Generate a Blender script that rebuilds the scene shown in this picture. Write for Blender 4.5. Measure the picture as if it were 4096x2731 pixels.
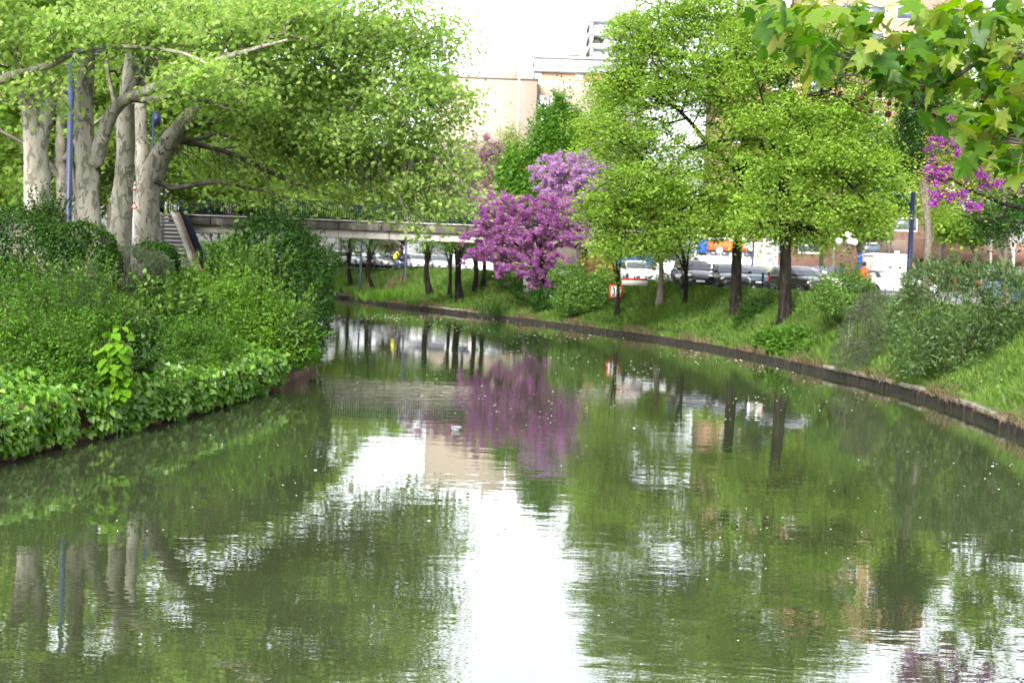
import bpy, bmesh, math, random
import numpy as np
from mathutils import Vector, Matrix

for o in list(bpy.data.objects):
    bpy.data.objects.remove(o)
S = bpy.context.scene
COL = S.collection
PI = math.pi

# ------------------------------------------------------------------ camera
IW, IH, FPX = 4096.0, 2731.0, 5689.0
CAM = np.array([0.0, 0.0, 4.0])
PITCH = math.atan(325.5 / FPX)
ROLL = math.radians(2.1)
_r0 = np.array([1.0, 0, 0]); _f = np.array([0, math.cos(PITCH), -math.sin(PITCH)]); _u0 = np.array([0, math.sin(PITCH), math.cos(PITCH)])
CR = math.cos(ROLL) * _r0 + math.sin(ROLL) * _u0
CU = math.cos(ROLL) * _u0 - math.sin(ROLL) * _r0
cd = bpy.data.cameras.new('camera')
cam = bpy.data.objects.new('camera', cd)
COL.objects.link(cam)
M = Matrix.Identity(4)
for i in range(3):
    M[i][0], M[i][1], M[i][2], M[i][3] = CR[i], CU[i], -_f[i], CAM[i]
cam.matrix_world = M
cd.sensor_width = 36.0
cd.lens = 36.0 * FPX / IW
cd.clip_start = 0.1
cd.clip_end = 6000
cd.dof.use_dof = True
cd.dof.focus_distance = 14.0
cd.dof.aperture_fstop = 3.4
S.camera = cam

# ------------------------------------------------------------------ sky, sun, exposure
SUN_EL, SUN_AZ = math.radians(34), math.radians(-160)   # azimuth from +Y towards +X: behind and to the left
w = bpy.data.worlds.new('World'); S.world = w; w.use_nodes = True
nt = w.node_tree
bg = nt.nodes['Background']
sky = nt.nodes.new('ShaderNodeTexSky'); sky.sky_type = 'NISHITA'; sky.sun_disc = False
sky.sun_elevation = SUN_EL; sky.sun_rotation = SUN_AZ
sky.dust_density = 4.0; sky.air_density = 1.0; sky.ozone_density = 1.0
hs = nt.nodes.new('ShaderNodeHueSaturation'); hs.inputs['Saturation'].default_value = 0.22
nt.links.new(sky.outputs[0], hs.inputs['Color']); nt.links.new(hs.outputs[0], bg.inputs['Color'])
bg.inputs['Strength'].default_value = 0.14
sd = bpy.data.lights.new('sun', 'SUN'); sd.energy = 1.3; sd.angle = math.radians(22); sd.color = (1.0, 0.95, 0.86)
sun = bpy.data.objects.new('sun', sd); COL.objects.link(sun)
sv = Vector((math.sin(SUN_AZ) * math.cos(SUN_EL), math.cos(SUN_AZ) * math.cos(SUN_EL), math.sin(SUN_EL)))
sun.rotation_euler = sv.to_track_quat('Z', 'Y').to_euler()
S.view_settings.view_transform = 'Standard'
S.view_settings.look = 'None'
S.view_settings.gamma = 1.0
S.view_settings.use_curve_mapping = False
S.view_settings.exposure = 2.45
S.cycles.max_bounces = 8; S.cycles.diffuse_bounces = 5; S.cycles.glossy_bounces = 3
S.cycles.transmission_bounces = 4; S.cycles.transparent_max_bounces = 4
S.cycles.caustics_reflective = False; S.cycles.caustics_refractive = False
S.cycles.use_denoising = True

# ------------------------------------------------------------------ helpers: where a photo point lies in the place
def ray(x, y):
    d = _f + CR * ((x - IW / 2) / FPX) + CU * ((IH / 2 - y) / FPX)
    return d
def P(x, y, Y):
    d = ray(x, y); return CAM + d * (Y / d[1])
def W(x, y, z):
    d = ray(x, y); return CAM + d * ((z - CAM[2]) / d[2])

# ------------------------------------------------------------------ helpers: objects
def tag(o, label=None, cat=None, group=None, kind=None):
    if label: o['label'] = label
    if cat: o['category'] = cat
    if group: o['group'] = group
    if kind: o['kind'] = kind
    return o
def thing(name, label, cat, loc=(0, 0, 0), rotz=0.0, group=None):
    o = bpy.data.objects.new(name, None); COL.objects.link(o)
    o.empty_display_size = 0.3
    o.location = [float(v) for v in loc]; o.rotation_euler = (0, 0, rotz)
    return tag(o, label, cat, group)
def root_loc(o):
    while o.parent is not None: o = o.parent
    return np.array(o.location)
def copy_tree(o, parent=None):
    c = o.copy(); COL.objects.link(c)
    c.parent = parent
    for ch in list(o.children): copy_tree(ch, c)
    return c
def mesh_np(name, V, Fs, mat, parent=None, smooth=False, world=True):
    """Link one mesh object. V (n,3); Fs: list of (m,k) index arrays; world: V is in world space and the root's location is taken off."""
    V = np.asarray(V, dtype=np.float64).reshape(-1, 3)
    if parent is not None and world: V = V - root_loc(parent)
    me = bpy.data.meshes.new(name)
    me.vertices.add(len(V)); me.vertices.foreach_set('co', V.astype(np.float32).ravel())
    Fs = [np.asarray(f, dtype=np.int32) for f in Fs if len(f)]
    nl = sum(f.size for f in Fs); npoly = sum(len(f) for f in Fs)
    me.loops.add(nl); me.polygons.add(npoly)
    li = np.concatenate([f.ravel() for f in Fs]); me.loops.foreach_set('vertex_index', li)
    tot = np.concatenate([np.full(len(f), f.shape[1], dtype=np.int32) for f in Fs])
    st = np.concatenate([[0], np.cumsum(tot)[:-1]]).astype(np.int32)
    me.polygons.foreach_set('loop_start', st); me.polygons.foreach_set('loop_total', tot)
    if smooth: me.polygons.foreach_set('use_smooth', np.ones(npoly, dtype=bool))
    me.update(calc_edges=True)
    if mat is not None: me.materials.append(mat)
    o = bpy.data.objects.new(name, me); COL.objects.link(o)
    if parent is not None: o.parent = parent
    return o

class Geo:
    def __init__(s): s.V = []; s.n = 0; s.F = {}
    def add(s, V, F):
        V = np.asarray(V, float).reshape(-1, 3)
        for f in F:
            s.F.setdefault(len(f), []).append([i + s.n for i in f])
        s.V.append(V); s.n += len(V); return s
    def box(s, c, d, rz=0.0, M=None):
        c = np.asarray(c, float); h = np.asarray(d, float) / 2
        v = np.array([[x, y, z] for x in (-1, 1) for y in (-1, 1) for z in (-1, 1)], float) * h
        if M is not None: v = v @ np.asarray(M).T
        elif rz:
            ca, sa = math.cos(rz), math.sin(rz)
            v = v @ np.array([[ca, -sa, 0], [sa, ca, 0], [0, 0, 1]]).T
        return s.add(v + c, [(0, 1, 3, 2), (4, 6, 7, 5), (0, 4, 5, 1), (2, 3, 7, 6), (0, 2, 6, 4), (1, 5, 7, 3)])
    def bar(s, a, b, wd, ht=None):
        a = np.asarray(a, float); b = np.asarray(b, float); d = b - a; L = np.linalg.norm(d); d = d / L
        up = np.array([0, 0, 1.0]) if abs(d[2]) < .95 else np.array([0, 1.0, 0])
        x = np.cross(d, up); x /= np.linalg.norm(x); z = np.cross(x, d)
        return s.box((a + b) / 2, (wd, L, ht or wd), M=np.stack([x, d, z], 1))
    def tube(s, pts, rad, sides=8, cap=True):
        V, F = tube_arr(pts, rad, sides)
        off = [tuple(f) for f in F]
        if cap:
            n = len(V); off.append(tuple(range(sides - 1, -1, -1))); off.append(tuple(range(n - sides, n)))
        return s.add(V, off)
    def cyl(s, a, b, r, sides=14, r2=None):
        return s.tube([a, b], [r, r if r2 is None else r2], sides)
    def lathe(s, c, prof, sides=16, axis=None):
        """prof: (radius, height) pairs turned about z through c (or about the given axis)"""
        A = np.eye(3)
        if axis is not None:
            a = np.asarray(axis, float); a /= np.linalg.norm(a)
            t = np.array([0, 0, 1.0]) if abs(a[2]) < .9 else np.array([1.0, 0, 0])
            x = np.cross(t, a); x /= np.linalg.norm(x); A = np.stack([x, np.cross(a, x), a], 1)
        th = np.arange(sides) * 2 * PI / sides
        V = [];
        for r, h in prof:
            V.append(np.stack([r * np.cos(th), r * np.sin(th), np.full(sides, h)], 1))
        V = np.concatenate(V) @ A.T + np.asarray(c, float)
        F = []
        for k in range(len(prof) - 1):
            for j in range(sides):
                j2 = (j + 1) % sides
                F.append((k * sides + j, k * sides + j2, (k + 1) * sides + j2, (k + 1) * sides + j))
        F.append(tuple(range(sides - 1, -1, -1))); n = len(V); F.append(tuple(range(n - sides, n)))
        return s.add(V, F)
    def ball(s, c, r, sides=12, rings=8, sc=(1, 1, 1)):
        V = []; F = []
        for k in range(1, rings):
            ph = PI * k / rings
            for j in range(sides):
                th = 2 * PI * j / sides
                V.append([math.sin(ph) * math.cos(th), math.sin(ph) * math.sin(th), math.cos(ph)])
        V += [[0, 0, 1], [0, 0, -1]]; n = len(V)
        for k in range(rings - 2):
            for j in range(sides):
                j2 = (j + 1) % sides
                F.append((k * sides + j, (k + 1) * sides + j, (k + 1) * sides + j2, k * sides + j2))
        for j in range(sides):
            j2 = (j + 1) % sides
            F.append((n - 2, j, j2)); b = (rings - 2) * sides; F.append((n - 1, b + j2, b + j))
        return s.add(np.array(V) * r * np.array(sc) + np.asarray(c, float), F)
    def build(s, name, mat, parent=None, smooth=False, world=True, bevel=0.0, angle=None):
        o = mesh_np(name, np.concatenate(s.V), [np.array(f) for f in s.F.values()], mat, parent, smooth, world)
        if bevel:
            m = o.modifiers.new('bevel', 'BEVEL'); m.width = bevel; m.segments = 2; m.limit_method = 'ANGLE'; m.angle_limit = math.radians(angle or 35)
        return o

def tube_arr(pts, rad, sides):
    pts = np.asarray(pts, float); n = len(pts)
    rad = np.broadcast_to(np.asarray(rad, float), (n,))
    t = np.gradient(pts, axis=0); t /= (np.linalg.norm(t, axis=1, keepdims=True) + 1e-9)
    a = np.array([1.0, 0, 0]) if abs(t[0][0]) < .8 else np.array([0, 1.0, 0])
    x = a - t[0] * np.dot(a, t[0]); x /= np.linalg.norm(x)
    th = np.arange(sides) * 2 * PI / sides; c, s_ = np.cos(th)[:, None], np.sin(th)[:, None]
    V = np.empty((n * sides, 3))
    for i in range(n):
        x = x - t[i] * np.dot(x, t[i]); x /= (np.linalg.norm(x) + 1e-9); y = np.cross(t[i], x)
        V[i * sides:(i + 1) * sides] = pts[i] + rad[i] * (c * x + s_ * y)
    i = np.arange(n - 1)[:, None] * sides; j = np.arange(sides)[None, :]; j2 = (j + 1) % sides
    F = np.stack([i + j, i + j2, i + sides + j2, i + sides + j], 2).reshape(-1, 4)
    return V, F

def crm(pts, step):
    """points along a smooth curve through pts, about step apart"""
    p = np.asarray(pts, float); p = np.concatenate([[2 * p[0] - p[1]], p, [2 * p[-1] - p[-2]]])
    out = []
    for i in range(1, len(p) - 2):
        n = max(1, int(round(np.linalg.norm(p[i + 1] - p[i]) / step)))
        for k in range(n):
            t = k / n
            out.append(.5 * (2 * p[i] + (p[i + 1] - p[i - 1]) * t + (2 * p[i - 1] - 5 * p[i] + 4 * p[i + 1] - p[i + 2]) * t * t + (3 * p[i] - p[i - 1] - 3 * p[i + 1] + p[i + 2]) * t ** 3))
    out.append(p[-2]); return np.array(out)

# ------------------------------------------------------------------ materials
def nodes(name):
    m = bpy.data.materials.new(name); m.use_nodes = True
    t = m.node_tree; return m, t, t.nodes['Principled BSDF']
def ramp(t, fac, stops, interp='LINEAR'):
    r = t.nodes.new('ShaderNodeValToRGB'); r.color_ramp.interpolation = interp
    e = r.color_ramp.elements
    while len(e) < len(stops): e.new(.5)
    for k, (p, c) in enumerate(stops):
        e[k].position = p; e[k].color = (*c, 1)
    t.links.new(fac, r.inputs[0]); return r.outputs[0]
def noise(t, scale, detail=4, coord='Object', stretch=None, rough=.55, dist=0.0):
    tc = t.nodes.new('ShaderNodeTexCoord'); n = t.nodes.new('ShaderNodeTexNoise')
    n.inputs['Scale'].default_value = scale; n.inputs['Detail'].default_value = detail; n.inputs['Roughness'].default_value = rough
    n.inputs['Distortion'].default_value = dist
    if stretch:
        mp = t.nodes.new('ShaderNodeMapping'); mp.inputs['Scale'].default_value = stretch
        t.links.new(tc.outputs[coord], mp.inputs[0]); t.links.new(mp.outputs[0], n.inputs['Vector'])
    else: t.links.new(tc.outputs[coord], n.inputs['Vector'])
    return n.outputs['Fac']
def mixc(t, fac, a, b, mode='MIX'):
    m = t.nodes.new('ShaderNodeMix'); m.data_type = 'RGBA'; m.blend_type = mode
    for s, v in ((m.inputs['Factor'], fac), (m.inputs['A'], a), (m.inputs['B'], b)):
        if isinstance(v, (int, float)): s.default_value = v
        elif isinstance(v, tuple): s.default_value = (*v, 1)
        else: t.links.new(v, s)
    return m.outputs['Result']
def bump(t, h, strength, dist, b):
    n = t.nodes.new('ShaderNodeBump'); n.inputs['Strength'].default_value = strength; n.inputs['Distance'].default_value = dist
    t.links.new(h, n.inputs['Height']); t.links.new(n.outputs[0], b.inputs['Normal']); return n
def mat(name, col, rough=.6, metal=0.0, var=.18, scale=3.0, bmp=0.0, spec=None, coat=0.0):
    """plain surface with uneven tone from two noises"""
    m, t, b = nodes(name)
    d = tuple(max(0, c * (1 - var)) for c in col); l = tuple(min(1, c * (1 + var)) for c in col)
    f = noise(t, scale, 5)
    t.links.new(ramp(t, f, [(.3, d), (.7, l)]), b.inputs['Base Color'])
    b.inputs['Roughness'].default_value = rough; b.inputs['Metallic'].default_value = metal
    b.inputs['Specular IOR Level'].default_value = .2 if spec is None else spec
    if coat: b.inputs['Coat Weight'].default_value = coat; b.inputs['Coat Roughness'].default_value = .05
    if bmp: bump(t, noise(t, scale * 8, 4), bmp, .02, b)
    return m
def leafmat(name, cols, trans=.42, rough=.55, clump=.5, cscale=.45, spec=.15):
    """leaf: each leaf its own tone out of cols; soft larger patches of tone; light passes through"""
    m, t, b = nodes(name)
    g = t.nodes.new('ShaderNodeNewGeometry')
    k = len(cols)
    c = ramp(t, g.outputs['Random Per Island'], [(i / max(1, k - 1), cols[i]) for i in range(k)])
    nz = noise(t, cscale, 3)
    v = ramp(t, nz, [(.32, (1 - clump * .45,) * 3), (.68, (1 + 0 * clump,) * 3)])
    c2 = mixc(t, 1.0, c, v, 'MULTIPLY')
    t.links.new(c2, b.inputs['Base Color']); b.inputs['Roughness'].default_value = rough
    b.inputs['Specular IOR Level'].default_value = spec
    tr = t.nodes.new('ShaderNodeBsdfTranslucent')
    hsv = t.nodes.new('ShaderNodeHueSaturation'); hsv.inputs['Saturation'].default_value = 1.15; hsv.inputs['Value'].default_value = 1.45
    t.links.new(c2, hsv.inputs['Color']); t.links.new(hsv.outputs[0], tr.inputs['Color'])
    mx = t.nodes.new('ShaderNodeMixShader'); mx.inputs[0].default_value = trans
    out = t.nodes['Material Output']
    t.links.new(b.outputs[0], mx.inputs[1]); t.links.new(tr.outputs[0], mx.inputs[2]); t.links.new(mx.outputs[0], out.inputs[0])
    return m

MT = {}
MT['plane_leaf'] = leafmat('plane_leaf', [(0.151, 0.240, 0.064), (0.202, 0.316, 0.076), (0.262, 0.381, 0.095), (0.343, 0.426, 0.139)], .66)
MT['plane_leaf_far'] = leafmat('plane_leaf_far', [(0.124, 0.214, 0.043), (0.180, 0.282, 0.055), (0.242, 0.333, 0.073)], .6)
MT['plane_leaf_near'] = leafmat('plane_leaf_near', [(0.030, 0.086, 0.009), (0.053, 0.132, 0.012), (0.095, 0.196, 0.017), (0.160, 0.241, 0.034), (0.255, 0.275, 0.060)], .58, .42, spec=.25)
MT['oak_leaf'] = leafmat('oak_leaf', [(0.111, 0.208, 0.025), (0.170, 0.288, 0.036), (0.221, 0.354, 0.051), (0.269, 0.374, 0.079)], .52, clump=.95, cscale=.55)  # broad darker patches in the colour stand in for shaded hollows of the crown
MT['dark_leaf'] = leafmat('dark_leaf', [(0.009, 0.030, 0.003), (0.014, 0.048, 0.004), (0.022, 0.067, 0.006)], .25, .4)
MT['hedge_leaf'] = leafmat('hedge_leaf', [(0.010, 0.034, 0.003), (0.019, 0.053, 0.005), (0.030, 0.074, 0.008)], .28, .42)
MT['grey_leaf'] = leafmat('grey_leaf', [(0.033, 0.051, 0.024), (0.056, 0.077, 0.037), (0.093, 0.111, 0.061)], .2, .5)
MT['shrub_leaf'] = leafmat('shrub_leaf', [(0.030, 0.085, 0.007), (0.049, 0.130, 0.009), (0.080, 0.182, 0.015)], .38, clump=1.0, cscale=.9)
MT['light_leaf'] = leafmat('light_leaf', [(0.050, 0.126, 0.009), (0.079, 0.182, 0.013), (0.122, 0.239, 0.026)], .42, clump=1.0, cscale=.9)
MT['lime_leaf'] = leafmat('lime_leaf', [(0.064, 0.166, 0.006), (0.093, 0.212, 0.010), (0.122, 0.245, 0.018)], .5, .4)
MT['ivy_leaf'] = leafmat('ivy_leaf', [(0.035, 0.108, 0.007), (0.064, 0.168, 0.012), (0.110, 0.229, 0.023), (0.149, 0.271, 0.041)], .3, .35, spec=.35)
MT['oleander_leaf'] = leafmat('oleander_leaf', [(0.026, 0.058, 0.013), (0.042, 0.083, 0.022), (0.065, 0.116, 0.032), (0.093, 0.155, 0.035)], .25, .45, spec=.3)
MT['mid_leaf'] = leafmat('mid_leaf', [(0.046, 0.105, 0.018), (0.075, 0.154, 0.025), (0.116, 0.203, 0.037)], .4, clump=1.0, cscale=.9)
MT['pale_leaf'] = leafmat('pale_leaf', [(0.162, 0.209, 0.058), (0.209, 0.255, 0.081), (0.267, 0.302, 0.116)], .5)
MT['cone_leaf'] = leafmat('cone_leaf', [(0.032, 0.090, 0.008), (0.050, 0.135, 0.010), (0.082, 0.180, 0.015)], .35)
MT['blossom'] = leafmat('blossom', [(0.148, 0.022, 0.137), (0.216, 0.044, 0.208), (0.286, 0.093, 0.284), (0.335, 0.187, 0.350)], .35, .6, clump=.5, cscale=.8)
MT['blossom_lilac'] = leafmat('blossom_lilac', [(0.213, 0.075, 0.231), (0.291, 0.125, 0.326), (0.370, 0.213, 0.420), (0.426, 0.325, 0.473)], .35, .6, clump=.4, cscale=.8)
MT['blossom_deep'] = leafmat('blossom_deep', [(0.158, 0.015, 0.178), (0.221, 0.031, 0.250), (0.264, 0.061, 0.309)], .35, .6, clump=.3)
MT['blossom_pink'] = leafmat('blossom_pink', [(0.167, 0.063, 0.132), (0.210, 0.090, 0.173), (0.232, 0.135, 0.199)], .35, .6, clump=.3)
MT['young_leaf'] = leafmat('young_leaf', [(0.174, 0.191, 0.023), (0.244, 0.244, 0.041), (0.220, 0.261, 0.052)], .5)
MT['grass'] = leafmat('grass', [(0.046, 0.105, 0.013), (0.078, 0.158, 0.019), (0.114, 0.199, 0.034), (0.155, 0.210, 0.067)], .35, .5, clump=1.1, cscale=.35)
MT['dry_grass'] = leafmat('dry_grass', [(0.087, 0.061, 0.035), (0.131, 0.096, 0.056), (0.174, 0.135, 0.087)], .3, .7)
def ridged():
    m, t, b = nodes('bark_dark')
    f = noise(t, 7, 6, stretch=(1, 1, .22), dist=.5)
    c = ramp(t, f, [(.34, (.003, .0025, .002)), (.55, (.010, .008, .0065)), (.75, (.026, .022, .018))])
    c = mixc(t, ramp(t, noise(t, 1.1, 4), [(.55, (0, 0, 0)), (.75, (.5, .5, .5))]), c, (.02, .026, .012))
    t.links.new(c, b.inputs['Base Color']); b.inputs['Roughness'].default_value = .95; b.inputs['Specular IOR Level'].default_value = .1
    bump(t, f, 1.0, .06, b); return m
MT['bark_dark'] = ridged()
MT['bark_far'] = mat('bark_far', (.085, .078, .062), .9, var=.5, scale=2.5)
MT['bark_mid'] = mat('bark_mid', (.1, .085, .07), .9, var=.4, scale=6, bmp=.5)
MT['twig'] = mat('twig', (.03, .022, .017), .85, var=.3, scale=8)

def plane_bark():
    m, t, b = nodes('plane_bark')
    base = ramp(t, noise(t, 1.6, 6, stretch=(1, 1, .35)), [(.35, (.12, .112, .088)), (.5, (.20, .188, .155)), (.66, (.28, .268, .235))])
    p1 = ramp(t, noise(t, 4.6, 4, stretch=(1, 1, .45), dist=1.0), [(.53, (0, 0, 0)), (.56, (1, 1, 1))])
    c = mixc(t, p1, base, (.085, .085, .058))
    p2 = ramp(t, noise(t, 3.4, 5, stretch=(1.3, 1.3, .4), dist=1.4), [(.62, (0, 0, 0)), (.67, (1, 1, 1))])
    c = mixc(t, p2, c, (.03, .021, .015))
    t.links.new(c, b.inputs['Base Color']); b.inputs['Roughness'].default_value = .85
    bump(t, noise(t, 5, 5, stretch=(1, 1, .5)), .5, .05, b)
    return m
MT['plane_bark'] = plane_bark()
def plane_branch():
    m, t, b = nodes('plane_branch')
    base = ramp(t, noise(t, 3, 5), [(.35, (.045, .04, .03)), (.6, (.10, .092, .072)), (.75, (.16, .15, .12))])
    t.links.new(base, b.inputs['Base Color']); b.inputs['Roughness'].default_value = .9; b.inputs['Specular IOR Level'].default_value = .15; return m
MT['plane_branch'] = plane_branch()

def water_mat():
    m, t, b = nodes('water')
    f = noise(t, .12, 3, coord='Object')
    t.links.new(ramp(t, f, [(.3, (.019, .024, .011)), (.7, (.026, .032, .016))]), b.inputs['Base Color'])
    b.inputs['Roughness'].default_value = .0; b.inputs['IOR'].default_value = 2.45
    h1 = noise(t, 1.1, 3, stretch=(.8, 1.5, 1)); h2 = noise(t, 5.0, 2, stretch=(.8, 1.3, 1))
    patch = ramp(t, noise(t, .09, 2), [(.38, (.25,) * 3), (.62, (1,) * 3)])
    a = t.nodes.new('ShaderNodeMath'); a.operation = 'MULTIPLY_ADD'
    t.links.new(h2, a.inputs[0]); a.inputs[1].default_value = .11; t.links.new(h1, a.inputs[2])
    mu = t.nodes.new('ShaderNodeMath'); mu.operation = 'MULTIPLY'
    t.links.new(a.outputs[0], mu.inputs[0]); t.links.new(patch, mu.inputs[1])
    bump(t, mu.outputs[0], .5, .013, b)
    return m
MT['water'] = water_mat()

def ground_mat():
    m, t, b = nodes('ground')
    c = ramp(t, noise(t, .5, 6), [(.3, (.016, .022, .008)), (.55, (.03, .048, .012)), (.72, (.055, .05, .025))])
    t.links.new(c, b.inputs['Base Color']); b.inputs['Roughness'].default_value = .95
    bump(t, noise(t, 6, 5), .8, .05, b); return m
MT['ground'] = ground_mat()
MT['asphalt'] = mat('asphalt', (.17, .165, .17), .9, var=.2, scale=1.2, bmp=.2)
MT['kerb'] = mat('kerb', (.4, .39, .37), .85, var=.15, scale=2, bmp=.2)
MT['concrete'] = mat('concrete', (.26, .245, .22), .85, var=.22, scale=1.3, bmp=.3)
MT['concrete_pale'] = mat('concrete_pale', (.36, .345, .31), .85, var=.16, scale=1.1, bmp=.2)

def stained():
    m, t, b = nodes('stained_concrete')
    f = noise(t, .9, 5, stretch=(1, 1, .25), dist=.6)
    t.links.new(ramp(t, f, [(.36, (.025, .021, .019)), (.52, (.07, .06, .054)), (.62, (.14, .13, .115)), (.74, (.25, .235, .21))]), b.inputs['Base Color'])
    b.inputs['Roughness'].default_value = .9; bump(t, noise(t, 9, 5), .4, .02, b); return m
MT['stained'] = stained()
def girder():
    m, t, b = nodes('girder_concrete')
    f = noise(t, .8, 6, stretch=(1.6, 1, .25), dist=.4)
    t.links.new(ramp(t, f, [(.28, (.16, .145, .12)), (.42, (.25, .238, .21)), (.7, (.33, .315, .285))]), b.inputs['Base Color'])
    b.inputs['Roughness'].default_value = .85; return m
MT['girder'] = girder()
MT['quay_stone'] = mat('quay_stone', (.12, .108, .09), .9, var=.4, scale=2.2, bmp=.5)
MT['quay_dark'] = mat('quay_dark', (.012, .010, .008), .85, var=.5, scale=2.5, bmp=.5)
def rust():
    m, t, b = nodes('rusty_steel')
    f = noise(t, 2.2, 6, stretch=(1, 1, .4))
    t.links.new(ramp(t, f, [(.3, (.05, .028, .02)), (.55, (.12, .06, .04)), (.75, (.2, .12, .085))]), b.inputs['Base Color'])
    b.inputs['Roughness'].default_value = .85; bump(t, noise(t, 14, 4), .5, .02, b); return m
MT['rust'] = rust()
MT['navy'] = mat('navy_paint', (.004, .008, .018), .7, var=.2, scale=4, spec=.1)
MT['lamp_blue'] = mat('lamp_blue', (.022, .03, .066), .4, var=.1, scale=2)
MT['lamp_blue_dark'] = mat('lamp_blue_dark', (.010, .016, .05), .4, var=.12, scale=2)
MT['steel'] = mat('steel', (.45, .46, .48), .35, .6, var=.1)
MT['step'] = mat('step_concrete', (.15, .135, .13), .85, var=.15, scale=3, bmp=.2)
MT['brick_edge'] = mat('brick_edge', (.16, .075, .045), .85, var=.25, scale=4)
MT['white_wall'] = mat('white_wall', (.25, .255, .27), .8, var=.04, scale=.4)
MT['beige_wall'] = mat('beige_wall', (.185, .16, .13), .85, var=.05, scale=.3)
MT['cream_wall'] = mat('cream_wall', (.17, .146, .118), .85, var=.05, scale=.3)
def brickm(name, c1, c2, scale):
    m, t, b = nodes(name)
    tc = t.nodes.new('ShaderNodeTexCoord'); br = t.nodes.new('ShaderNodeTexBrick')
    mp = t.nodes.new('ShaderNodeMapping'); mp.inputs['Rotation'].default_value = (PI / 2, 0, 0)
    t.links.new(tc.outputs['Object'], mp.inputs[0]); t.links.new(mp.outputs[0], br.inputs['Vector'])
    br.inputs['Color1'].default_value = (*c1, 1); br.inputs['Color2'].default_value = (*c2, 1); br.inputs['Mortar'].default_value = (.5, .42, .36, 1)
    br.inputs['Scale'].default_value = scale; br.inputs['Mortar Size'].default_value = .012
    t.links.new(br.outputs[0], b.inputs['Base Color']); b.inputs['Roughness'].default_value = .9; return m
MT['brick'] = brickm('brick', (.20, .088, .06), (.17, .074, .05), 3.0)
MT['brick_pale'] = brickm('brick_pale', (.4, .21, .13), (.36, .18, .11), 2.0)
MT['window'] = mat('window_glass', (.06, .07, .1), .12, var=.3, scale=.6, spec=.8)
MT['window_pale'] = mat('window_pale', (.5, .55, .68), .25, var=.1, scale=.5)
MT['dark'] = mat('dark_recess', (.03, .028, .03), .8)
MT['white'] = mat('white_paint', (.68, .69, .71), .45, var=.04)
MT['red_sign'] = mat('red_sign', (.75, .09, .03), .5, var=.08)
MT['red'] = mat('red_paint', (.36, .02, .02), .5, var=.1)
MT['black'] = mat('black_paint', (.015, .015, .015), .5, var=.2)
MT['blue_cloth'] = mat('blue_cloth', (.02, .08, .5), .7, var=.2)
MT['globe'] = mat('globe_glass', (.85, .85, .84), .25, var=.03)
MT['rubber'] = mat('rubber', (.018, .018, .02), .8)
MT['rim'] = mat('rim_alloy', (.5, .5, .52), .3, .8)
MT['car_glass'] = mat('car_glass', (.03, .035, .045), .06, var=.1, spec=1.0, coat=.6)
MT['lens'] = mat('headlight_lens', (.7, .72, .75), .12, var=.1, spec=.9, coat=.5)
MT['taillight'] = mat('taillight', (.5, .02, .02), .2)
MT['plastic'] = mat('black_plastic', (.02, .02, .022), .6)
def carpaint(n, c, metal=.0): return mat('paint_' + n, c, .28, metal, var=.02, scale=1, spec=.4, coat=.7)
PAINT = {k: carpaint(k, *v) for k, v in dict(black=((.003, .003, .004),), white=((.6, .61, .63),), silver=((.3, .31, .33), .4), navy=((.005, .008, .03),),
         teal=((.012, .045, .06),), brown=((.014, .011, .011),), bluegrey=((.16, .22, .34), .3), grey=((.2, .21, .22), .3)).items()}

MT['flower_yellow'] = leafmat('flower_yellow', [(.4, .34, .02), (.45, .4, .06), (.5, .48, .3)], .3)

# ------------------------------------------------------------------ the canal: its two edges, the ground, the water
RE = crm([(10, -30), (10.8, 0), (11.7, 15), (12.6, 28), (13.0, 36.2), (13.3, 40.5), (13.35, 45), (12.9, 50.9), (12.2, 55.5), (11.1, 63), (9.4, 71), (7.0, 78), (4.0, 85),
          (1.2, 91.5), (-1.6, 97.5), (-4.7, 103.5), (-9.9, 114), (-16.5, 131), (-25, 148), (-36, 168), (-62, 205)], 1.0)
LE = crm([(-12, -30), (-11.6, 0), (-10.4, 15), (-9.3, 25), (-8.7, 28.8), (-7.75, 33.5), (-7.05, 39.6), (-6.85, 43), (-6.9, 48.9), (-8.0, 57), (-11, 72), (-15, 87), (-19.5, 100),
          (-26, 115), (-34, 131), (-44, 150), (-58, 170), (-85, 205)], 1.0)
POLY = np.concatenate([LE, RE[::-1]])
def seg_dist(p, e):
    best = np.full(len(p), 1e9)
    for i in range(len(e) - 1):
        a, b = e[i], e[i + 1]; d = b - a
        t = np.clip(((p - a) @ d) / (d @ d), 0, 1)
        q = p - a - t[:, None] * d
        best = np.minimum(best, np.einsum('ij,ij->i', q, q))
    return np.sqrt(best)
def inside(p):
    r = np.zeros(len(p), bool); x, y = p[:, 0], p[:, 1]; n = len(POLY)
    for i in range(n):
        x1, y1 = POLY[i]; x2, y2 = POLY[(i + 1) % n]
        if y1 == y2: continue
        c = ((y1 > y) != (y2 > y)) & (x < (x2 - x1) * (y - y1) / (y2 - y1) + x1)
        r ^= c
    return r
def bank_w(y): return np.interp(y, [30, 40, 60, 85, 105], [4.6, 4.4, 4.2, 4.4, 8.0])
def sdist(p):
    dr, dl = seg_dist(p, RE), seg_dist(p, LE); ins = inside(p)
    return dr, dl, ins
def wob(p): return .10 * np.sin(1.3 * p[:, 0] + .7 * p[:, 1]) + .08 * np.sin(2.9 * p[:, 1] - 1.1 * p[:, 0]) + .05 * np.sin(4.7 * p[:, 0] + 3.1 * p[:, 1])
TOP = 2.75
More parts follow.
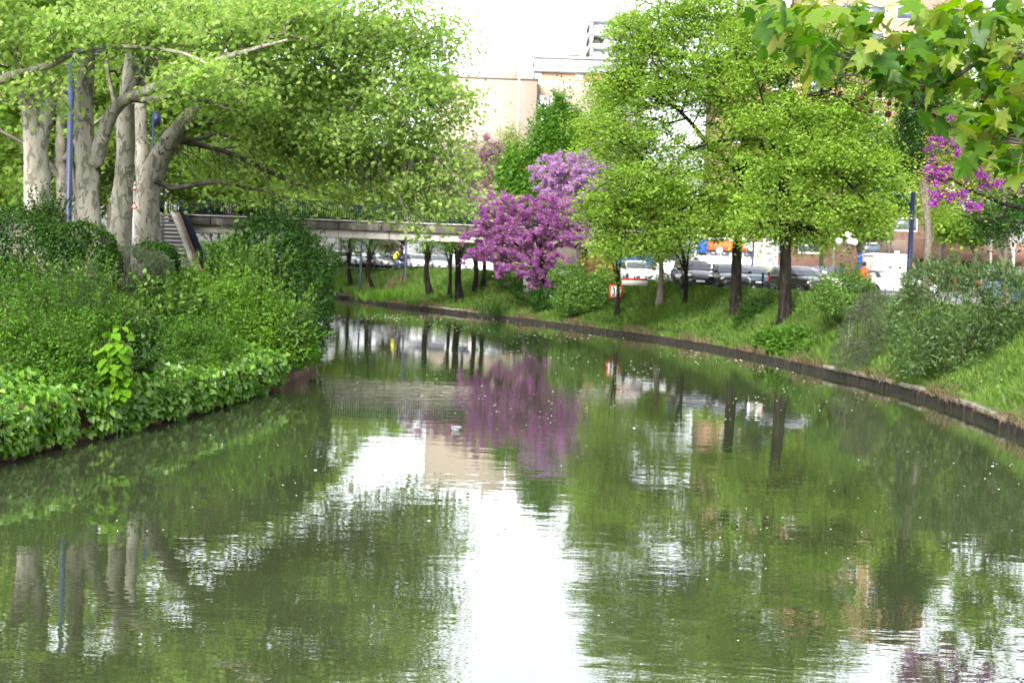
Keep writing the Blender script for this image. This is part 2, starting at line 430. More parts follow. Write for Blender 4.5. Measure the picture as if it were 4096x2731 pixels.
def ground_h(p):
    p = np.asarray(p, float).reshape(-1, 2)
    dr, dl, ins = sdist(p)
    wd = bank_w(p[:, 1]); u = np.clip(dr / wd, 0, 1)
    hr = .35 + 2.4 * np.interp(u, [0, .12, .3, .62, .92, 1], [0, .03, .15, .5, .96, 1.0])
    hr += wob(p) * np.clip(dr, 0, 1) * np.clip((wd - dr) / .8, 0, 1)
    hl = np.interp(dl, [0, 1, 3, 6, 9], [.55, .95, 1.75, 2.45, 2.6]) + wob(p) * np.clip(dl, 0, 1)
    land = np.where(dr < dl, hr, hl); d = np.minimum(dr, dl)
    edge = np.clip(d / .75, 0, 1); land = np.where(d < .75, -1.5 + (land + 1.5) * edge, land)
    return np.where(ins, -1.5, land)
def gz(x, y): return float(ground_h([[x, y]])[0])
def G(x, y, lo=28.0, hi=160.0):
    """the ground point of the right bank that the photo shows at (x, y)"""
    Ys = np.arange(lo, hi, .25); d = np.array([ray(x, y)]); best = None
    dd = ray(x, y); X = np.array([(CAM + dd * (Y / dd[1]))[0] for Y in Ys]); Z = np.array([(CAM + dd * (Y / dd[1]))[2] for Y in Ys])
    h = ground_h(np.stack([X, Ys], 1)); k = np.argmax((h >= Z) & (h > .1))
    return np.array([X[k], Ys[k], h[k]])
gx = np.concatenate([[-1800, -700, -300, -150, -100, -75], np.arange(-58, 50.1, .55), [55, 62, 75, 100, 150, 300, 700, 1800]])
gy = np.concatenate([[-500, -150, -60, -30, -15], np.arange(-6, 172, .6), [178, 186, 200, 230, 300, 500, 1000, 2600]])
XX, YY = np.meshgrid(gx, gy); pp = np.stack([XX.ravel(), YY.ravel()], 1)
zz = ground_h(pp)
nx, ny = len(gx), len(gy)
ii = (np.arange(ny - 1)[:, None] * nx + np.arange(nx - 1)[None, :]).ravel()
tag(mesh_np('ground', np.column_stack([pp, zz]), [np.stack([ii, ii + 1, ii + nx + 1, ii + nx], 1)], MT['ground'], smooth=True), kind='structure')
wx = np.array([[-140, -60, 0], [70, -60, 0], [70, 230, 0], [-140, 230, 0]], float)
tag(mesh_np('water', wx, [[[0, 1, 2, 3]]], MT['water']), kind='structure')

def offset_edge(e, d, sgn):
    t = np.gradient(e, axis=0); t /= np.linalg.norm(t, axis=1, keepdims=True)
    n = np.stack([t[:, 1], -t[:, 0]], 1) * sgn      # to the right of the direction of travel
    dd = np.broadcast_to(d, (len(e),)); return e + n * dd[:, None]
# the car park on top of the right bank, with a kerb along it
sel = (RE[:, 1] > 18) & (RE[:, 1] < 190)
pin = offset_edge(RE[sel], bank_w(RE[sel][:, 1]) + 1.0, 1)
V = []; F = []
for i, q in enumerate(pin):
    V += [[q[0], q[1], TOP + .004], [max(q[0] + 5, 90 - .2 * i), q[1] + .25 * (q[1] - 60), TOP + .004]]
    if i: F.append([2 * i - 2, 2 * i - 1, 2 * i + 1, 2 * i])
tag(mesh_np('parking_lot', np.array(V), [F], MT['asphalt']), kind='structure')
g = Geo()
kin = offset_edge(RE[sel], bank_w(RE[sel][:, 1]) + .82, 1)
for i in range(len(pin) - 1):
    a, b, c, d = kin[i], kin[i + 1], pin[i + 1], pin[i]
    v = [[*a, TOP - .1], [*b, TOP - .1], [*c, TOP - .1], [*d, TOP - .1], [*a, TOP + .12], [*b, TOP + .12], [*c, TOP + .12], [*d, TOP + .12]]
    g.add(v, [(4, 7, 6, 5), (0, 4, 5, 1), (3, 2, 6, 7)])
tag(g.build('kerb', MT['kerb']), kind='structure')
# white bay lines of the car park
g = Geo()
for i in range(8):
    p = W(1380 + i * 62, 1072 + i * 1.2, TOP); g.box((p[0], p[1] + 2, TOP + .009), (.12, 4.5, .002), -.5)
tag(g.build('parking_markings', MT['white']), kind='structure')

rng = np.random.default_rng(7)
# quay walls
def quay_right():
    t = thing('quay_wall', 'low mossy quay wall with stone coping along the grassy bank', 'wall', (RE[40][0], RE[40][1], 0))
    e = RE[(RE[:, 1] > 5) & (RE[:, 1] < 190)]
    g = Geo(); back = offset_edge(e, .65, 1); top = .27
    for i in range(len(e) - 1):
        a, b = e[i], e[i + 1]; c, d = back[i + 1], back[i]
        tz = top - .05
        g.add([[*a, -.6], [*b, -.6], [*b, tz], [*a, tz], [*c, tz], [*d, tz]], [(0, 1, 2, 3), (3, 2, 4, 5)])
        dd = (b - a) / np.linalg.norm(b - a); nn = np.array([-dd[1], dd[0]])
        for k in range(2):                           # a few upright ribs of the piling, uneven
            if rng.random() < .6: continue
            q = a + (b - a) * (k / 2 + rng.uniform(.0, .3)) + nn * .03
            g.box((q[0], q[1], -.05), (.12, .08, rng.uniform(.35, .6)), math.atan2(dd[1], dd[0]))
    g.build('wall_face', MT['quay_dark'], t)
    # coping stones, only where the turf leaves them bare
    k = 0
    while k < len(e) - 2:
        y = e[k][1]
        bare = (36 < y < 55 and rng.random() < .8) or (99 < y < 108) or (126 < y < 140)
        if bare:
            a, b = e[k], e[k + 1]; d = (b - a); L = np.linalg.norm(d); nn = np.array([d[1], -d[0]]) / L
            c = (a + b) / 2 + nn * .2
            g2 = Geo(); g2.box((c[0], c[1], top + .02 + rng.normal(0, .012)), (L * .96, .5, .14), math.atan2(d[1], d[0]) + rng.normal(0, .02))
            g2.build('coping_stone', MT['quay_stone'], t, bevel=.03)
        k += 1
quay_right()
def quay_left():
    t = thing('sheet_pile_wall', 'rusty brown sheet pile wall under the ivy of the left bank', 'wall', (LE[40][0], LE[40][1], 0))
    e = crm(LE[(LE[:, 1] > 2) & (LE[:, 1] < 66)], .2)
    off = np.array([0, 0, .16, .16])[np.arange(len(e)) % 4]
    f = offset_edge(e, off, -1); top = .82
    V = []; F = []
    for i, q in enumerate(f):
        V += [[q[0], q[1], -.7], [q[0], q[1], top]]
        if i: F.append([2 * i - 2, 2 * i - 1, 2 * i + 1, 2 * i])
    mesh_np('sheet_piles', np.array(V), [F], MT['rust'], t)
    c = crm(LE[(LE[:, 1] > 2) & (LE[:, 1] < 66)], 1.0); g = Geo()
    c1, c2 = offset_edge(c, -.05, -1), offset_edge(c, .3, -1)
    for i in range(len(c) - 1):
        a, b, cc, d = c1[i], c1[i + 1], c2[i + 1], c2[i]
        g.add([[*a, top], [*b, top], [*cc, top], [*d, top], [*a, top + .1], [*b, top + .1], [*cc, top + .1], [*d, top + .1]], [(4, 5, 6, 7), (0, 4, 7, 3), (0, 1, 5, 4), (2, 3, 7, 6)])
    g.build('cap_beam', MT['rust'], t)
quay_left()

# ------------------------------------------------------------------ leaves
TP = {
 'plane': (np.array([[0, 0, 0], [.08, .42, -.04], [.60, .52, -.10], [.52, .16, .02], [1, 0, -.12], [.52, -.16, .02], [.60, -.52, -.10], [.08, -.42, -.04]]),
           np.array([[0, 1, 2, 3], [0, 3, 4, 5], [0, 5, 6, 7]])),
 'leaf': (np.array([[0, 0, 0], [.45, .30, .06], [1, 0, -.06], [.45, -.30, .06]]), np.array([[0, 1, 2, 3]])),
 'long': (np.array([[0, 0, 0], [.45, .11, .03], [1, 0, -.05], [.45, -.11, .03]]), np.array([[0, 1, 2, 3]])),
 'blade': (np.array([[0, 0, 0], [.5, .025, .02], [1, 0, -.08], [.5, -.025, .02]]), np.array([[0, 1, 2, 3]])),
 'heart': (np.array([[0, 0, 0], [-.12, .3, .03], [.35, .48, .03], [.5, 0, -.04], [.78, .27, -.03], [1, 0, -.14], [-.12, -.3, .03], [.35, -.48, .03], [.78, -.27, -.03]]),
           np.array([[0, 1, 2, 3], [3, 2, 4, 5], [0, 3, 7, 6], [3, 5, 8, 7]])),
 'ivy': (np.array([[0, 0, 0], [-.05, .42, -.03], [.42, .36, 0], [1, 0, -.08], [.42, -.36, 0], [-.05, -.42, -.03]]), np.array([[0, 1, 2, 3], [0, 3, 4, 5]])),
}
def unit(a): return a / (np.linalg.norm(a, axis=-1, keepdims=True) + 1e-9)
def leaves(name, pos, size, tmpl, mt, parent, axis=None, nrm=None, rng=rng, world=True):
    T, Q = TP[tmpl]; n = len(pos)
    if axis is None:
        a = rng.uniform(0, 2 * PI, n); axis = np.stack([np.cos(a), np.sin(a), rng.normal(-.25, .35, n)], 1)
    if nrm is None: nrm = np.stack([rng.normal(0, .55, n), rng.normal(0, .55, n), np.ones(n)], 1)
    t = unit(axis); b = unit(np.cross(nrm, t)); nn = np.cross(t, b)
    size = np.broadcast_to(size, (n,))
    V = pos[:, None, :] + size[:, None, None] * (T[None, :, :1] * t[:, None] + T[None, :, 1:2] * b[:, None] + T[None, :, 2:3] * nn[:, None])
    Fq = (np.arange(n)[:, None, None] * len(T) + Q[None]).reshape(-1, Q.shape[1])
    return mesh_np(name, V.reshape(-1, 3), [Fq], mt, parent, world=world)

def in_ells(ells, n, rng, bias=.42, zmin=None):
    """points spread through a union of ellipsoids, more of them near the outside"""
    wts = np.array([(e[1][0] * e[1][1] * e[1][2]) ** (2 / 3) * (e[2] if len(e) > 2 else 1) for e in ells]); wts /= wts.sum()
    k = rng.choice(len(ells), n, p=wts)
    d = unit(rng.normal(size=(n, 3))); r = rng.random(n) ** bias
    c = np.array([e[0] for e in ells])[k]; R = np.array([e[1] for e in ells])[k]
    p = c + d * R * r[:, None]
    if zmin is not None: p = p[p[:, 2] > zmin]
    return p

def skeleton(limbs, clumps, rng, bf=.3, step=.8, bow=.10, tip=.012, power=.5, zfree=-1e9, jit=.05, thick=0.0):
    """limbs: [(points, r0, r1)], the first is the trunk. Grows twigs from them to every clump point; returns tubes and the twig ends."""
    pos = []; par = []; plen = []; fixed = []
    for li, (pts, r0, r1) in enumerate(limbs):
        c = crm(pts, .5)
        prev = -1
        if li:
            A = np.array(pos); prev = int(np.argmin(((A - c[0]) ** 2).sum(1)))
            while len(c) > 2 and np.linalg.norm(c[0] - A[prev]) < .3: c = c[1:]
        flare = lambda q: 1 + (.55 * math.exp(-max(0, q[2] - c[0][2]) / .45) if li == 0 else 0)
        for i, q in enumerate(c):
            pos.append(q); par.append(prev)
            plen.append(0 if prev < 0 else plen[prev] + np.linalg.norm(q - pos[prev]))
            fixed.append((r0 + (r1 - r0) * i / max(1, len(c) - 1)) * flare(q)); prev = len(pos) - 1
    N = len(pos); cap = N + len(clumps) * 30
    A = np.empty((cap, 3)); A[:N] = pos; L = np.empty(cap); L[:N] = plen; par = par + []; fixed = fixed + []
    L0 = L[:N].copy()
    d0 = np.sqrt(((clumps[:, None, :] - A[None, :N, :]) ** 2).sum(2)).min(1)
    order = np.argsort(d0)
    ends = []
    for ci in order:
        c = clumps[ci]
        d = np.sqrt(((A[:N] - c) ** 2).sum(1))
        cost = d + bf * L[:N] + np.where(A[:N, 2] < zfree, 50, 0) + np.maximum(0, A[:N, 2] - c[2]) * .15
        j = int(np.argmin(cost)); dist = d[j]
        k = max(1, int(round(dist / step)))
        a = A[j].copy(); prev = j
        for s in range(1, k + 1):
            if N >= cap: break
            u = s / k; q = a + (c - a) * u
            if s < k: q = q + rng.normal(0, jit * min(dist, 3), 3); q[2] += bow * dist * math.sin(PI * u)
            A[N] = q; par.append(prev); L[N] = L[prev] + np.linalg.norm(q - A[prev]); fixed.append(0); prev = N; N += 1
        ends.append(c)
    A = A[:N]; cnt = np.zeros(N); kids = [[] for _ in range(N)]
    for i in range(N - 1, -1, -1):
        if not kids[i]: cnt[i] = 1
        p = par[i]
        if p >= 0: cnt[p] += cnt[i]; kids[p].append(i)
    r = tip * cnt ** power
    fx = np.array(fixed); r = np.where(fx > 0, fx, np.minimum(r, .085))
    for i in range(N):
        if par[i] >= 0 and fx[i] == 0: r[i] = min(r[i], r[par[i]] * .9)
    Vs = []; Fs = []; nv = 0; Vt = []; Ft = []; nt_ = 0
    done = np.zeros(N, bool)
    for i in range(N):
        if done[i]: continue
        ch = [i]; done[i] = True; j = i
        while kids[j]:
            nxt = max(kids[j], key=lambda q: (fx[q] > 0, cnt[q]))
            if done[nxt]: break
            ch.append(nxt); done[nxt] = True; j = nxt
        pts = A[ch]; rr = r[ch]
        if par[i] >= 0: pts = np.concatenate([A[par[i]][None], pts]); rr = np.concatenate([[min(r[par[i]], r[i] * 1.25)], rr])
        if len(pts) < 2: continue
        sd = 12 if rr[0] > .2 else (7 if rr[0] > .06 else (4 if rr[0] > .02 else 3))
        V, F = tube_arr(pts, rr, sd)
        if rr[0] > thick or not Vs: Vs.append(V); Fs.append(F + nv); nv += len(V)
        else: Vt.append(V); Ft.append(F + nt_); nt_ += len(V)
    if Vt: return np.concatenate(Vs), np.concatenate(Fs), A, np.concatenate(Vt), np.concatenate(Ft)
    return np.concatenate(Vs), np.concatenate(Fs), A, None, None

def knobs(V, rng, limbs, n, amp):
    """burls and swellings on the trunk: move the surface outward round a few points"""
    pts, r0, r1 = limbs[0]; c = crm(pts, .2)
    for _ in range(n):
        q = c[rng.integers(len(c))]; a = rng.uniform(0, 2 * PI); s = q + np.array([math.cos(a), math.sin(a), 0]) * r0 * .8
        d = np.linalg.norm(V - s, axis=1); V += (np.exp(-(d / (r0 * .75)) ** 2) * amp * rng.uniform(.3, 1))[:, None] * np.array([math.cos(a), math.sin(a), .1])
    return V

def make_tree(name, label, cat, limbs, ells, nclump, nleaf, lsize, tmpl, bark, leafm, seed, tip=.012, sig=(.4, .4, .22), bf=.3, step=.8, bow=.1,
              group=None, zfree=-1e9, droop=-.5, power=.5, burl=0, bias=.42, zmin=None, extra=None, updown=1.1, crown='crown', cut=None):
    rg = np.random.default_rng(seed)
    base = np.array(limbs[0][0][0], float)
    t = thing(name, label, cat, base, group=group)
    cl = in_ells(ells, nclump, rg, bias, zmin)
    if cut is not None: cl = cl[cut(cl)]
    V, F, A, Vb, Fb = skeleton(limbs, cl, rg, bf, step, bow, tip, power, zfree, thick=.19 if bark is MT['plane_bark'] else .07)
    if burl: V = knobs(V, rg, limbs, burl, .13)
    mesh_np('trunk', V, [F], bark, t, smooth=True)
    if Vb is not None: mesh_np('branches', Vb, [Fb], MT['plane_branch'] if bark is MT['plane_bark'] else bark, t, smooth=True)
    cnts = np.maximum(3, (nleaf * np.exp(rg.normal(-.15, .55, len(cl))))).astype(int)
    k = np.repeat(np.arange(len(cl)), cnts); n = len(k)
    p = cl[k] + rg.normal(size=(n, 3)) * np.array(sig) * rg.uniform(.5, 1.3, len(cl))[k][:, None]
    a = rg.uniform(0, 2 * PI, n); ax = np.stack([np.cos(a), np.sin(a), rg.normal(droop, .35, n)], 1)
    nm = np.stack([rg.normal(0, updown, n), rg.normal(0, updown, n), np.ones(n)], 1)
    leaves(crown, p, lsize * rg.uniform(.65, 1.2, n), tmpl, leafm, t, ax, nm, rg)
    if extra: extra(t, cl, A, rg)
    return t

def lump(d, seed):
    s = seed * 1.7
    return (np.sin(3.1 * d[:, 0] + s) * np.sin(2.7 * d[:, 1] + 1.3 * s) + .6 * np.sin(5.3 * d[:, 2] + s * .7 + 2 * d[:, 0]) + .5 * np.sin(7.1 * d[:, 1] - s + 3 * d[:, 2])) * .5
def bush(name, label, ells, n, lsize, tmpl, leafm, seed, shoots=30, slen=.6, rough=.16, group=None, cat='shrub', stems=9, nout=.7, depth=.12, stemmat=None, droop=-.2, zlo=None, up=.5, sup=.9):
    rg = np.random.default_rng(seed)
    c0 = np.array(ells[0][0], float); base = np.array([c0[0], c0[1], gz(c0[0], c0[1])])
    if base[2] < 0: base[2] = .5
    t = thing(name, label, cat, base, group=group)
    C = np.array([e[0] for e in ells], float); R = np.array([e[1] for e in ells], float)
    wts = (R[:, 0] * R[:, 1] + R[:, 0] * R[:, 2] + R[:, 1] * R[:, 2]); wts /= wts.sum()
    def shell(m):
        k = rg.choice(len(ells), m, p=wts); d = unit(rg.normal(size=(m, 3)))
        rr = (1 - np.abs(rg.normal(0, depth, m))) * (1 + rough * lump(d * 1.6 + C[k] * .3, seed))
        p = C[k] + d * R[k] * rr[:, None]
        keep = np.ones(m, bool)
        for q in range(len(ells)):
            e = (((p - C[q]) / R[q]) ** 2).sum(1); keep &= (e > .55) | (k == q)
        keep &= p[:, 2] > (ground_h(p[:, :2]) + .03 if zlo is None else zlo)
        return p[keep], unit(d / R[k])[keep]
    p, d = shell(n)
    m = len(p)
    nm = d * nout + np.array([0, 0, up]) + rg.normal(0, .45, (m, 3))
    ax = unit(rg.normal(size=(m, 3))) + d * .5 + np.array([0, 0, droop])
    sz = lsize * rg.uniform(.6, 1.25, m)
    P_, A_, N_, S_ = [p], [ax], [nm], [sz]
    g = Geo()
    if shoots:
        sp, sdv = shell(shoots * 3); 
        o = np.argsort(-sdv[:, 2] + rg.normal(0, .4, len(sdv)))[:shoots]; sp, sdv = sp[o], sdv[o]
        for q, dv in zip(sp, sdv):
            L = slen * rg.uniform(.4, 1.2); dr = unit(dv + np.array([0, 0, sup]) + rg.normal(0, .3, 3))
            bend = rg.normal(0, .12, 3) * L; s = np.linspace(0, 1, 5)[:, None]
            pts = q - dr * L * .3 + dr * L * 1.3 * s + bend * s * s
            g.tube(pts, np.linspace(.009, .003, 5), 3, cap=False)
            kk = max(6, int(L * 1.3 / (lsize * .28))); u = rg.uniform(.25, 1, kk)[:, None]
            lp = q - dr * L * .3 + dr * L * 1.3 * u + bend * u * u
            P_.append(lp); A_.append(unit(rg.normal(size=(kk, 3))) + dr * .6); N_.append(rg.normal(0, .5, (kk, 3)) + np.array([0, 0, 1])); S_.append(lsize * rg.uniform(.6, 1.15, kk))
    for k in range(stems):
        q = C[rg.integers(len(C))] + rg.normal(size=3) * R[0] * .4; q[2] = max(q[2], base[2] + .3)
        b0 = base + np.array([rg.normal(0, .25), rg.normal(0, .25), -.1])
        g.tube(crm([b0, (b0 + q) / 2 + rg.normal(0, .12, 3), q], .4), np.linspace(.03, .01, len(crm([b0, (b0 + q) / 2, q], .4))) if False else .016, 4, cap=False)
    g.build('stems', stemmat or MT['twig'], t)
    leaves('foliage', np.concatenate(P_), np.concatenate(S_), tmpl, leafm, t, np.concatenate(A_), np.concatenate(N_), rg)
    return t
def E(x, y, Y, rx, ry, d, wgt=1.0):
    """ellipsoid seen at photo point (x, y), Y metres ahead, rx by ry photo pixels wide and high, d metres deep"""
    s = Y / FPX; return (P(x, y, Y), np.array([rx * s, d, ry * s]), wgt)
def PL(pts, Y, dy=0.0):
    n = len(pts); return [P(x, y, (Y[i] if isinstance(Y, (list, tuple)) else Y) + dy * i / max(1, n - 1)) for i, (x, y) in enumerate(pts)]

# ------------------------------------------------------------------ footbridge and its stairs
def footbridge():
    Y0, Y1 = 100.0, 102.6
    xl, xr = P(672, 850, 100)[0], 9.0
    t = thing('footbridge', 'long concrete footbridge with dark blue railings crossing over the canal', 'bridge', (-8, 101, 0))
    n = 9; xs = np.linspace(xl + 1.2, xr, n + 1)
    for i in range(n):
        g = Geo(); g.box(((xs[i] + xs[i + 1]) / 2, 101.3, 5.39), (xs[i + 1] - xs[i] - .04, 2.0, .56)); g.build('girder', MT['girder'], t, bevel=.02)
    g = Geo()
    px = xl
    while px < xr:
        L = min(3.0, xr - px); g.box((px + L / 2, 101.3, 5.98), (L - .05, 2.56, .60)); px += 3.0
    g.build('fascia', MT['stained'], t, bevel=.02)
    g = Geo(); g.box(((xl + xr) / 2, 101.3, 6.32), (xr - xl, 2.75, .08)); g.build('deck', MT['concrete'], t)
    for y in (Y0 + .02, Y1 - .02):
        g = Geo(); L = xr - xl
        g.box(((xl + xr) / 2, y, 6.46), (L, .05, .05)); g.box(((xl + xr) / 2, y, 7.42), (L, .045, .045))
        x = xl
        while x < xr:
            g.box((x, y, 6.94), (.042, .042, .92)); x += .165
        x = xl
        while x < xr:
            g.box((x, y, 6.99), (.07, .06, 1.24)); x += 1.98
        r = g.build('railing', MT['navy'], t)
        h = Geo(); h.box(((xl + xr) / 2, y, 7.60), (L + .1, .12, .07)); h.build('handrail', MT['navy'], r, bevel=.02)
    for x, y in ((1.1, 100.5), (-18.6, 101.3)):
        p = P(2110, 1190, 100.5) if x > 0 else (x, y, 0)
        g = Geo(); g.box((p[0], 101.2, 2.9), (.62, 1.5, 4.4)); g.build('pier', MT['concrete_pale'], t, bevel=.03)
        g = Geo(); g.box((p[0], 101.2, 5.0), (1.0, 1.9, .22)); g.build('pier_cap', MT['concrete_pale'], t, bevel=.02)
footbridge()
def staircase():
    top = P(712, 862, 99.4); bot = P(800, 1086, 92.0)
    t = thing('staircase', 'outdoor concrete staircase climbing to the left end of the footbridge', 'stairs', (bot[0] - 1, bot[1], 2.5))
    d2 = np.array([top[0] - bot[0], top[1] - bot[1]]); L = np.linalg.norm(d2); d2 /= L; nrm = np.array([-d2[1], d2[0]])
    a = math.atan2(d2[1], d2[0]); z0, z1 = 2.55, 6.3; n = 14; wd = 2.6
    off = .55
    for i in range(n):
        s = (i + .5) / n; z = z0 + (z1 - z0) * (i + 1) / n
        q = bot[:2] + d2 * L * s + nrm * (off + wd / 2)
        g = Geo(); g.box((q[0], q[1], z - .09), (L / n * 1.15, wd, .18), a); g.build('step', MT['step'], t, bevel=.015)
    up = np.array([d2[0] * L, d2[1] * L, z1 - z0])
    def slope(o, h0, b, hgt, w_, m, name):
        g = Geo(); q = bot[:2] + nrm * o
        p0 = np.array([q[0], q[1], z0 + h0]); g.bar(p0 - up * .02, p0 + up * b, w_, hgt); return g.build(name, m, t)
    slope(.27, .12, 1.0, .18, .5, MT['concrete'], 'bike_ramp'); slope(-.04, .0, 1.0, .42, .12, MT['brick_edge'], 'stringer'); slope(off + wd + .08, .0, 1.0, .42, .14, MT['concrete'], 'stringer')
    g = Geo(); q = top[:2] + d2 * .9 + nrm * 1.4; g.box((q[0], q[1], 6.24), (2.0, 3.4, .16), a); g.build('landing', MT['step'], t)
    for o in (-.12, off + wd + .12):
        g = Geo(); q = bot[:2] + nrm * o
        m = 26
        for i in range(m + 1):
            s = i / m; b = np.array([q[0], q[1], z0]) + up * s
            g.box((b[0], b[1], b[2] + .64), (.04, .05, 1.02), a)
        A0 = np.array([q[0], q[1], z0]); n3 = np.array([nrm[0], nrm[1], 0]) * .012
        g.add([A0 + n3 + [0, 0, .14], A0 + n3 + up + [0, 0, .14], A0 + n3 + up + [0, 0, 1.18], A0 + n3 + [0, 0, 1.18], A0 - n3 + [0, 0, .14], A0 - n3 + up + [0, 0, .14], A0 - n3 + up + [0, 0, 1.18], A0 - n3 + [0, 0, 1.18]], [(0, 1, 2, 3), (7, 6, 5, 4), (0, 4, 5, 1), (3, 2, 6, 7), (0, 3, 7, 4), (1, 5, 6, 2)])
        for s in (0, .25, .5, .75, 1.0):
            b = np.array([q[0], q[1], z0]) + up * s; g.box((b[0], b[1], b[2] + .66), (.07, .07, 1.2), a)
        p0 = np.array([q[0], q[1], z0 + .14]); g.bar(p0, p0 + up, .05, .06)
        r = g.build('stair_railing', MT['navy'], t)
        p0 = np.array([q[0], q[1], z0 + 1.22]); h = Geo(); h.bar(p0 - up * .02, p0 + up * 1.02, .09, .07); h.build('handrail', MT['navy'], r)
    # short guard of the landing, turning away at the far left
    g = Geo(); q0 = top[:2] + nrm * 1.0 + d2 * .1; q1 = q0 + d2 * 2.2 + nrm * .4
    g.bar((q0[0], q0[1], 7.55), (q1[0], q1[1], 7.6), .08)
    for i in range(12):
        q = q0 + (q1 - q0) * i / 11; g.box((q[0], q[1], 6.95), (.03, .03, 1.2))
    for i in range(9):
        s = i / 8; g.box((q0[0] - .35 * s, q0[1] + .1, 6.95 - .02 * i), (.06, .04, 1.2 - .09 * i))
    g.build('landing_railing', MT['navy'], t)
staircase()

# ------------------------------------------------------------------ the row of plane trees on the left bank
SIGP = (.48, .48, .28)
make_tree('plane_tree', 'pale plane tree with burls standing just left of the tall blue lamp post', 'tree',
    [(PL([(158, 1215), (152, 1000), (148, 850), (146, 700), (142, 560)], 50), .48, .42),
     (PL([(142, 570), (115, 430), (90, 320), (60, 200), (20, 60)], 50, -1.5), .33, .10),
     (PL([(142, 560), (175, 430), (190, 300), (188, 120), (180, -60), (190, -300)], 50, 1), .44, .15)],
    [E(120, 30, 48, 260, 150, 2.2), E(330, 80, 49, 220, 140, 2.0), E(60, 250, 46, 150, 90, 1.2, .8), E(240, 250, 46.5, 90, 70, .8, .6), E(-120, 200, 48, 160, 240, 2.5, .5), E(230, 440, 45.5, 60, 40, .4, .25)],
    150, 46, .175, 'plane', MT['plane_bark'], MT['plane_leaf'], tip=.02, seed=11, sig=(.42, .42, .25), burl=6, zfree=8)
make_tree('plane_tree', 'thick plane tree right of the blue lamp post, its great limb reaching over the water', 'tree',
    [(PL([(372, 1215), (365, 1000), (355, 850), (345, 700), (338, 560), (338, 400), (345, 250), (340, 60), (345, -150)], 52), .50, .22),
     (PL([(385, 640), (412, 540), (450, 450), (490, 405), (560, 375), (660, 330), (780, 275), (950, 215), (1150, 160)], 52, -2), .29, .04),
     (PL([(500, 400), (555, 310), (610, 235), (700, 130), (790, 20)], 52, -1), .17, .07),
     (PL([(520, 395), (610, 400), (700, 378), (800, 400), (920, 440)], 51, -3), .13, .04)],
    [E(700, 100, 51, 350, 150, 2.4), E(1000, 180, 52, 300, 170, 2.0), E(450, 60, 52, 220, 120, 2), E(800, 330, 48.5, 200, 90, 1.5), E(1180, 60, 53, 240, 150, 2.0), E(980, 400, 51, 160, 70, 1.2, .8)],
    300, 44, .172, 'plane', MT['plane_bark'], MT['plane_leaf'], tip=.02, seed=12, sig=SIGP, burl=7, zfree=8)
make_tree('plane_tree', 'straight pale plane tree in the middle of the left trunk group', 'tree',
    [(PL([(468, 1190), (478, 1000), (488, 850), (498, 700), (505, 560), (508, 400), (530, 240), (555, 60), (570, -160)], 55), .47, .22),
     (PL([(515, 420), (560, 330), (610, 260), (660, 170), (720, 40)], 55, 2), .24, .09),
     (PL([(508, 560), (470, 460), (440, 330), (420, 200)], 55, 2), .12, .05)],
    [E(520, 60, 57, 280, 160, 2.5), E(800, -60, 57, 350, 170, 3), E(420, 250, 58, 130, 130, 1.5, .7), E(650, 300, 60, 160, 90, 1.5, .7)],
    170, 46, .172, 'plane', MT['plane_bark'], MT['plane_leaf'], tip=.02, seed=13, sig=SIGP, burl=5, zfree=9)
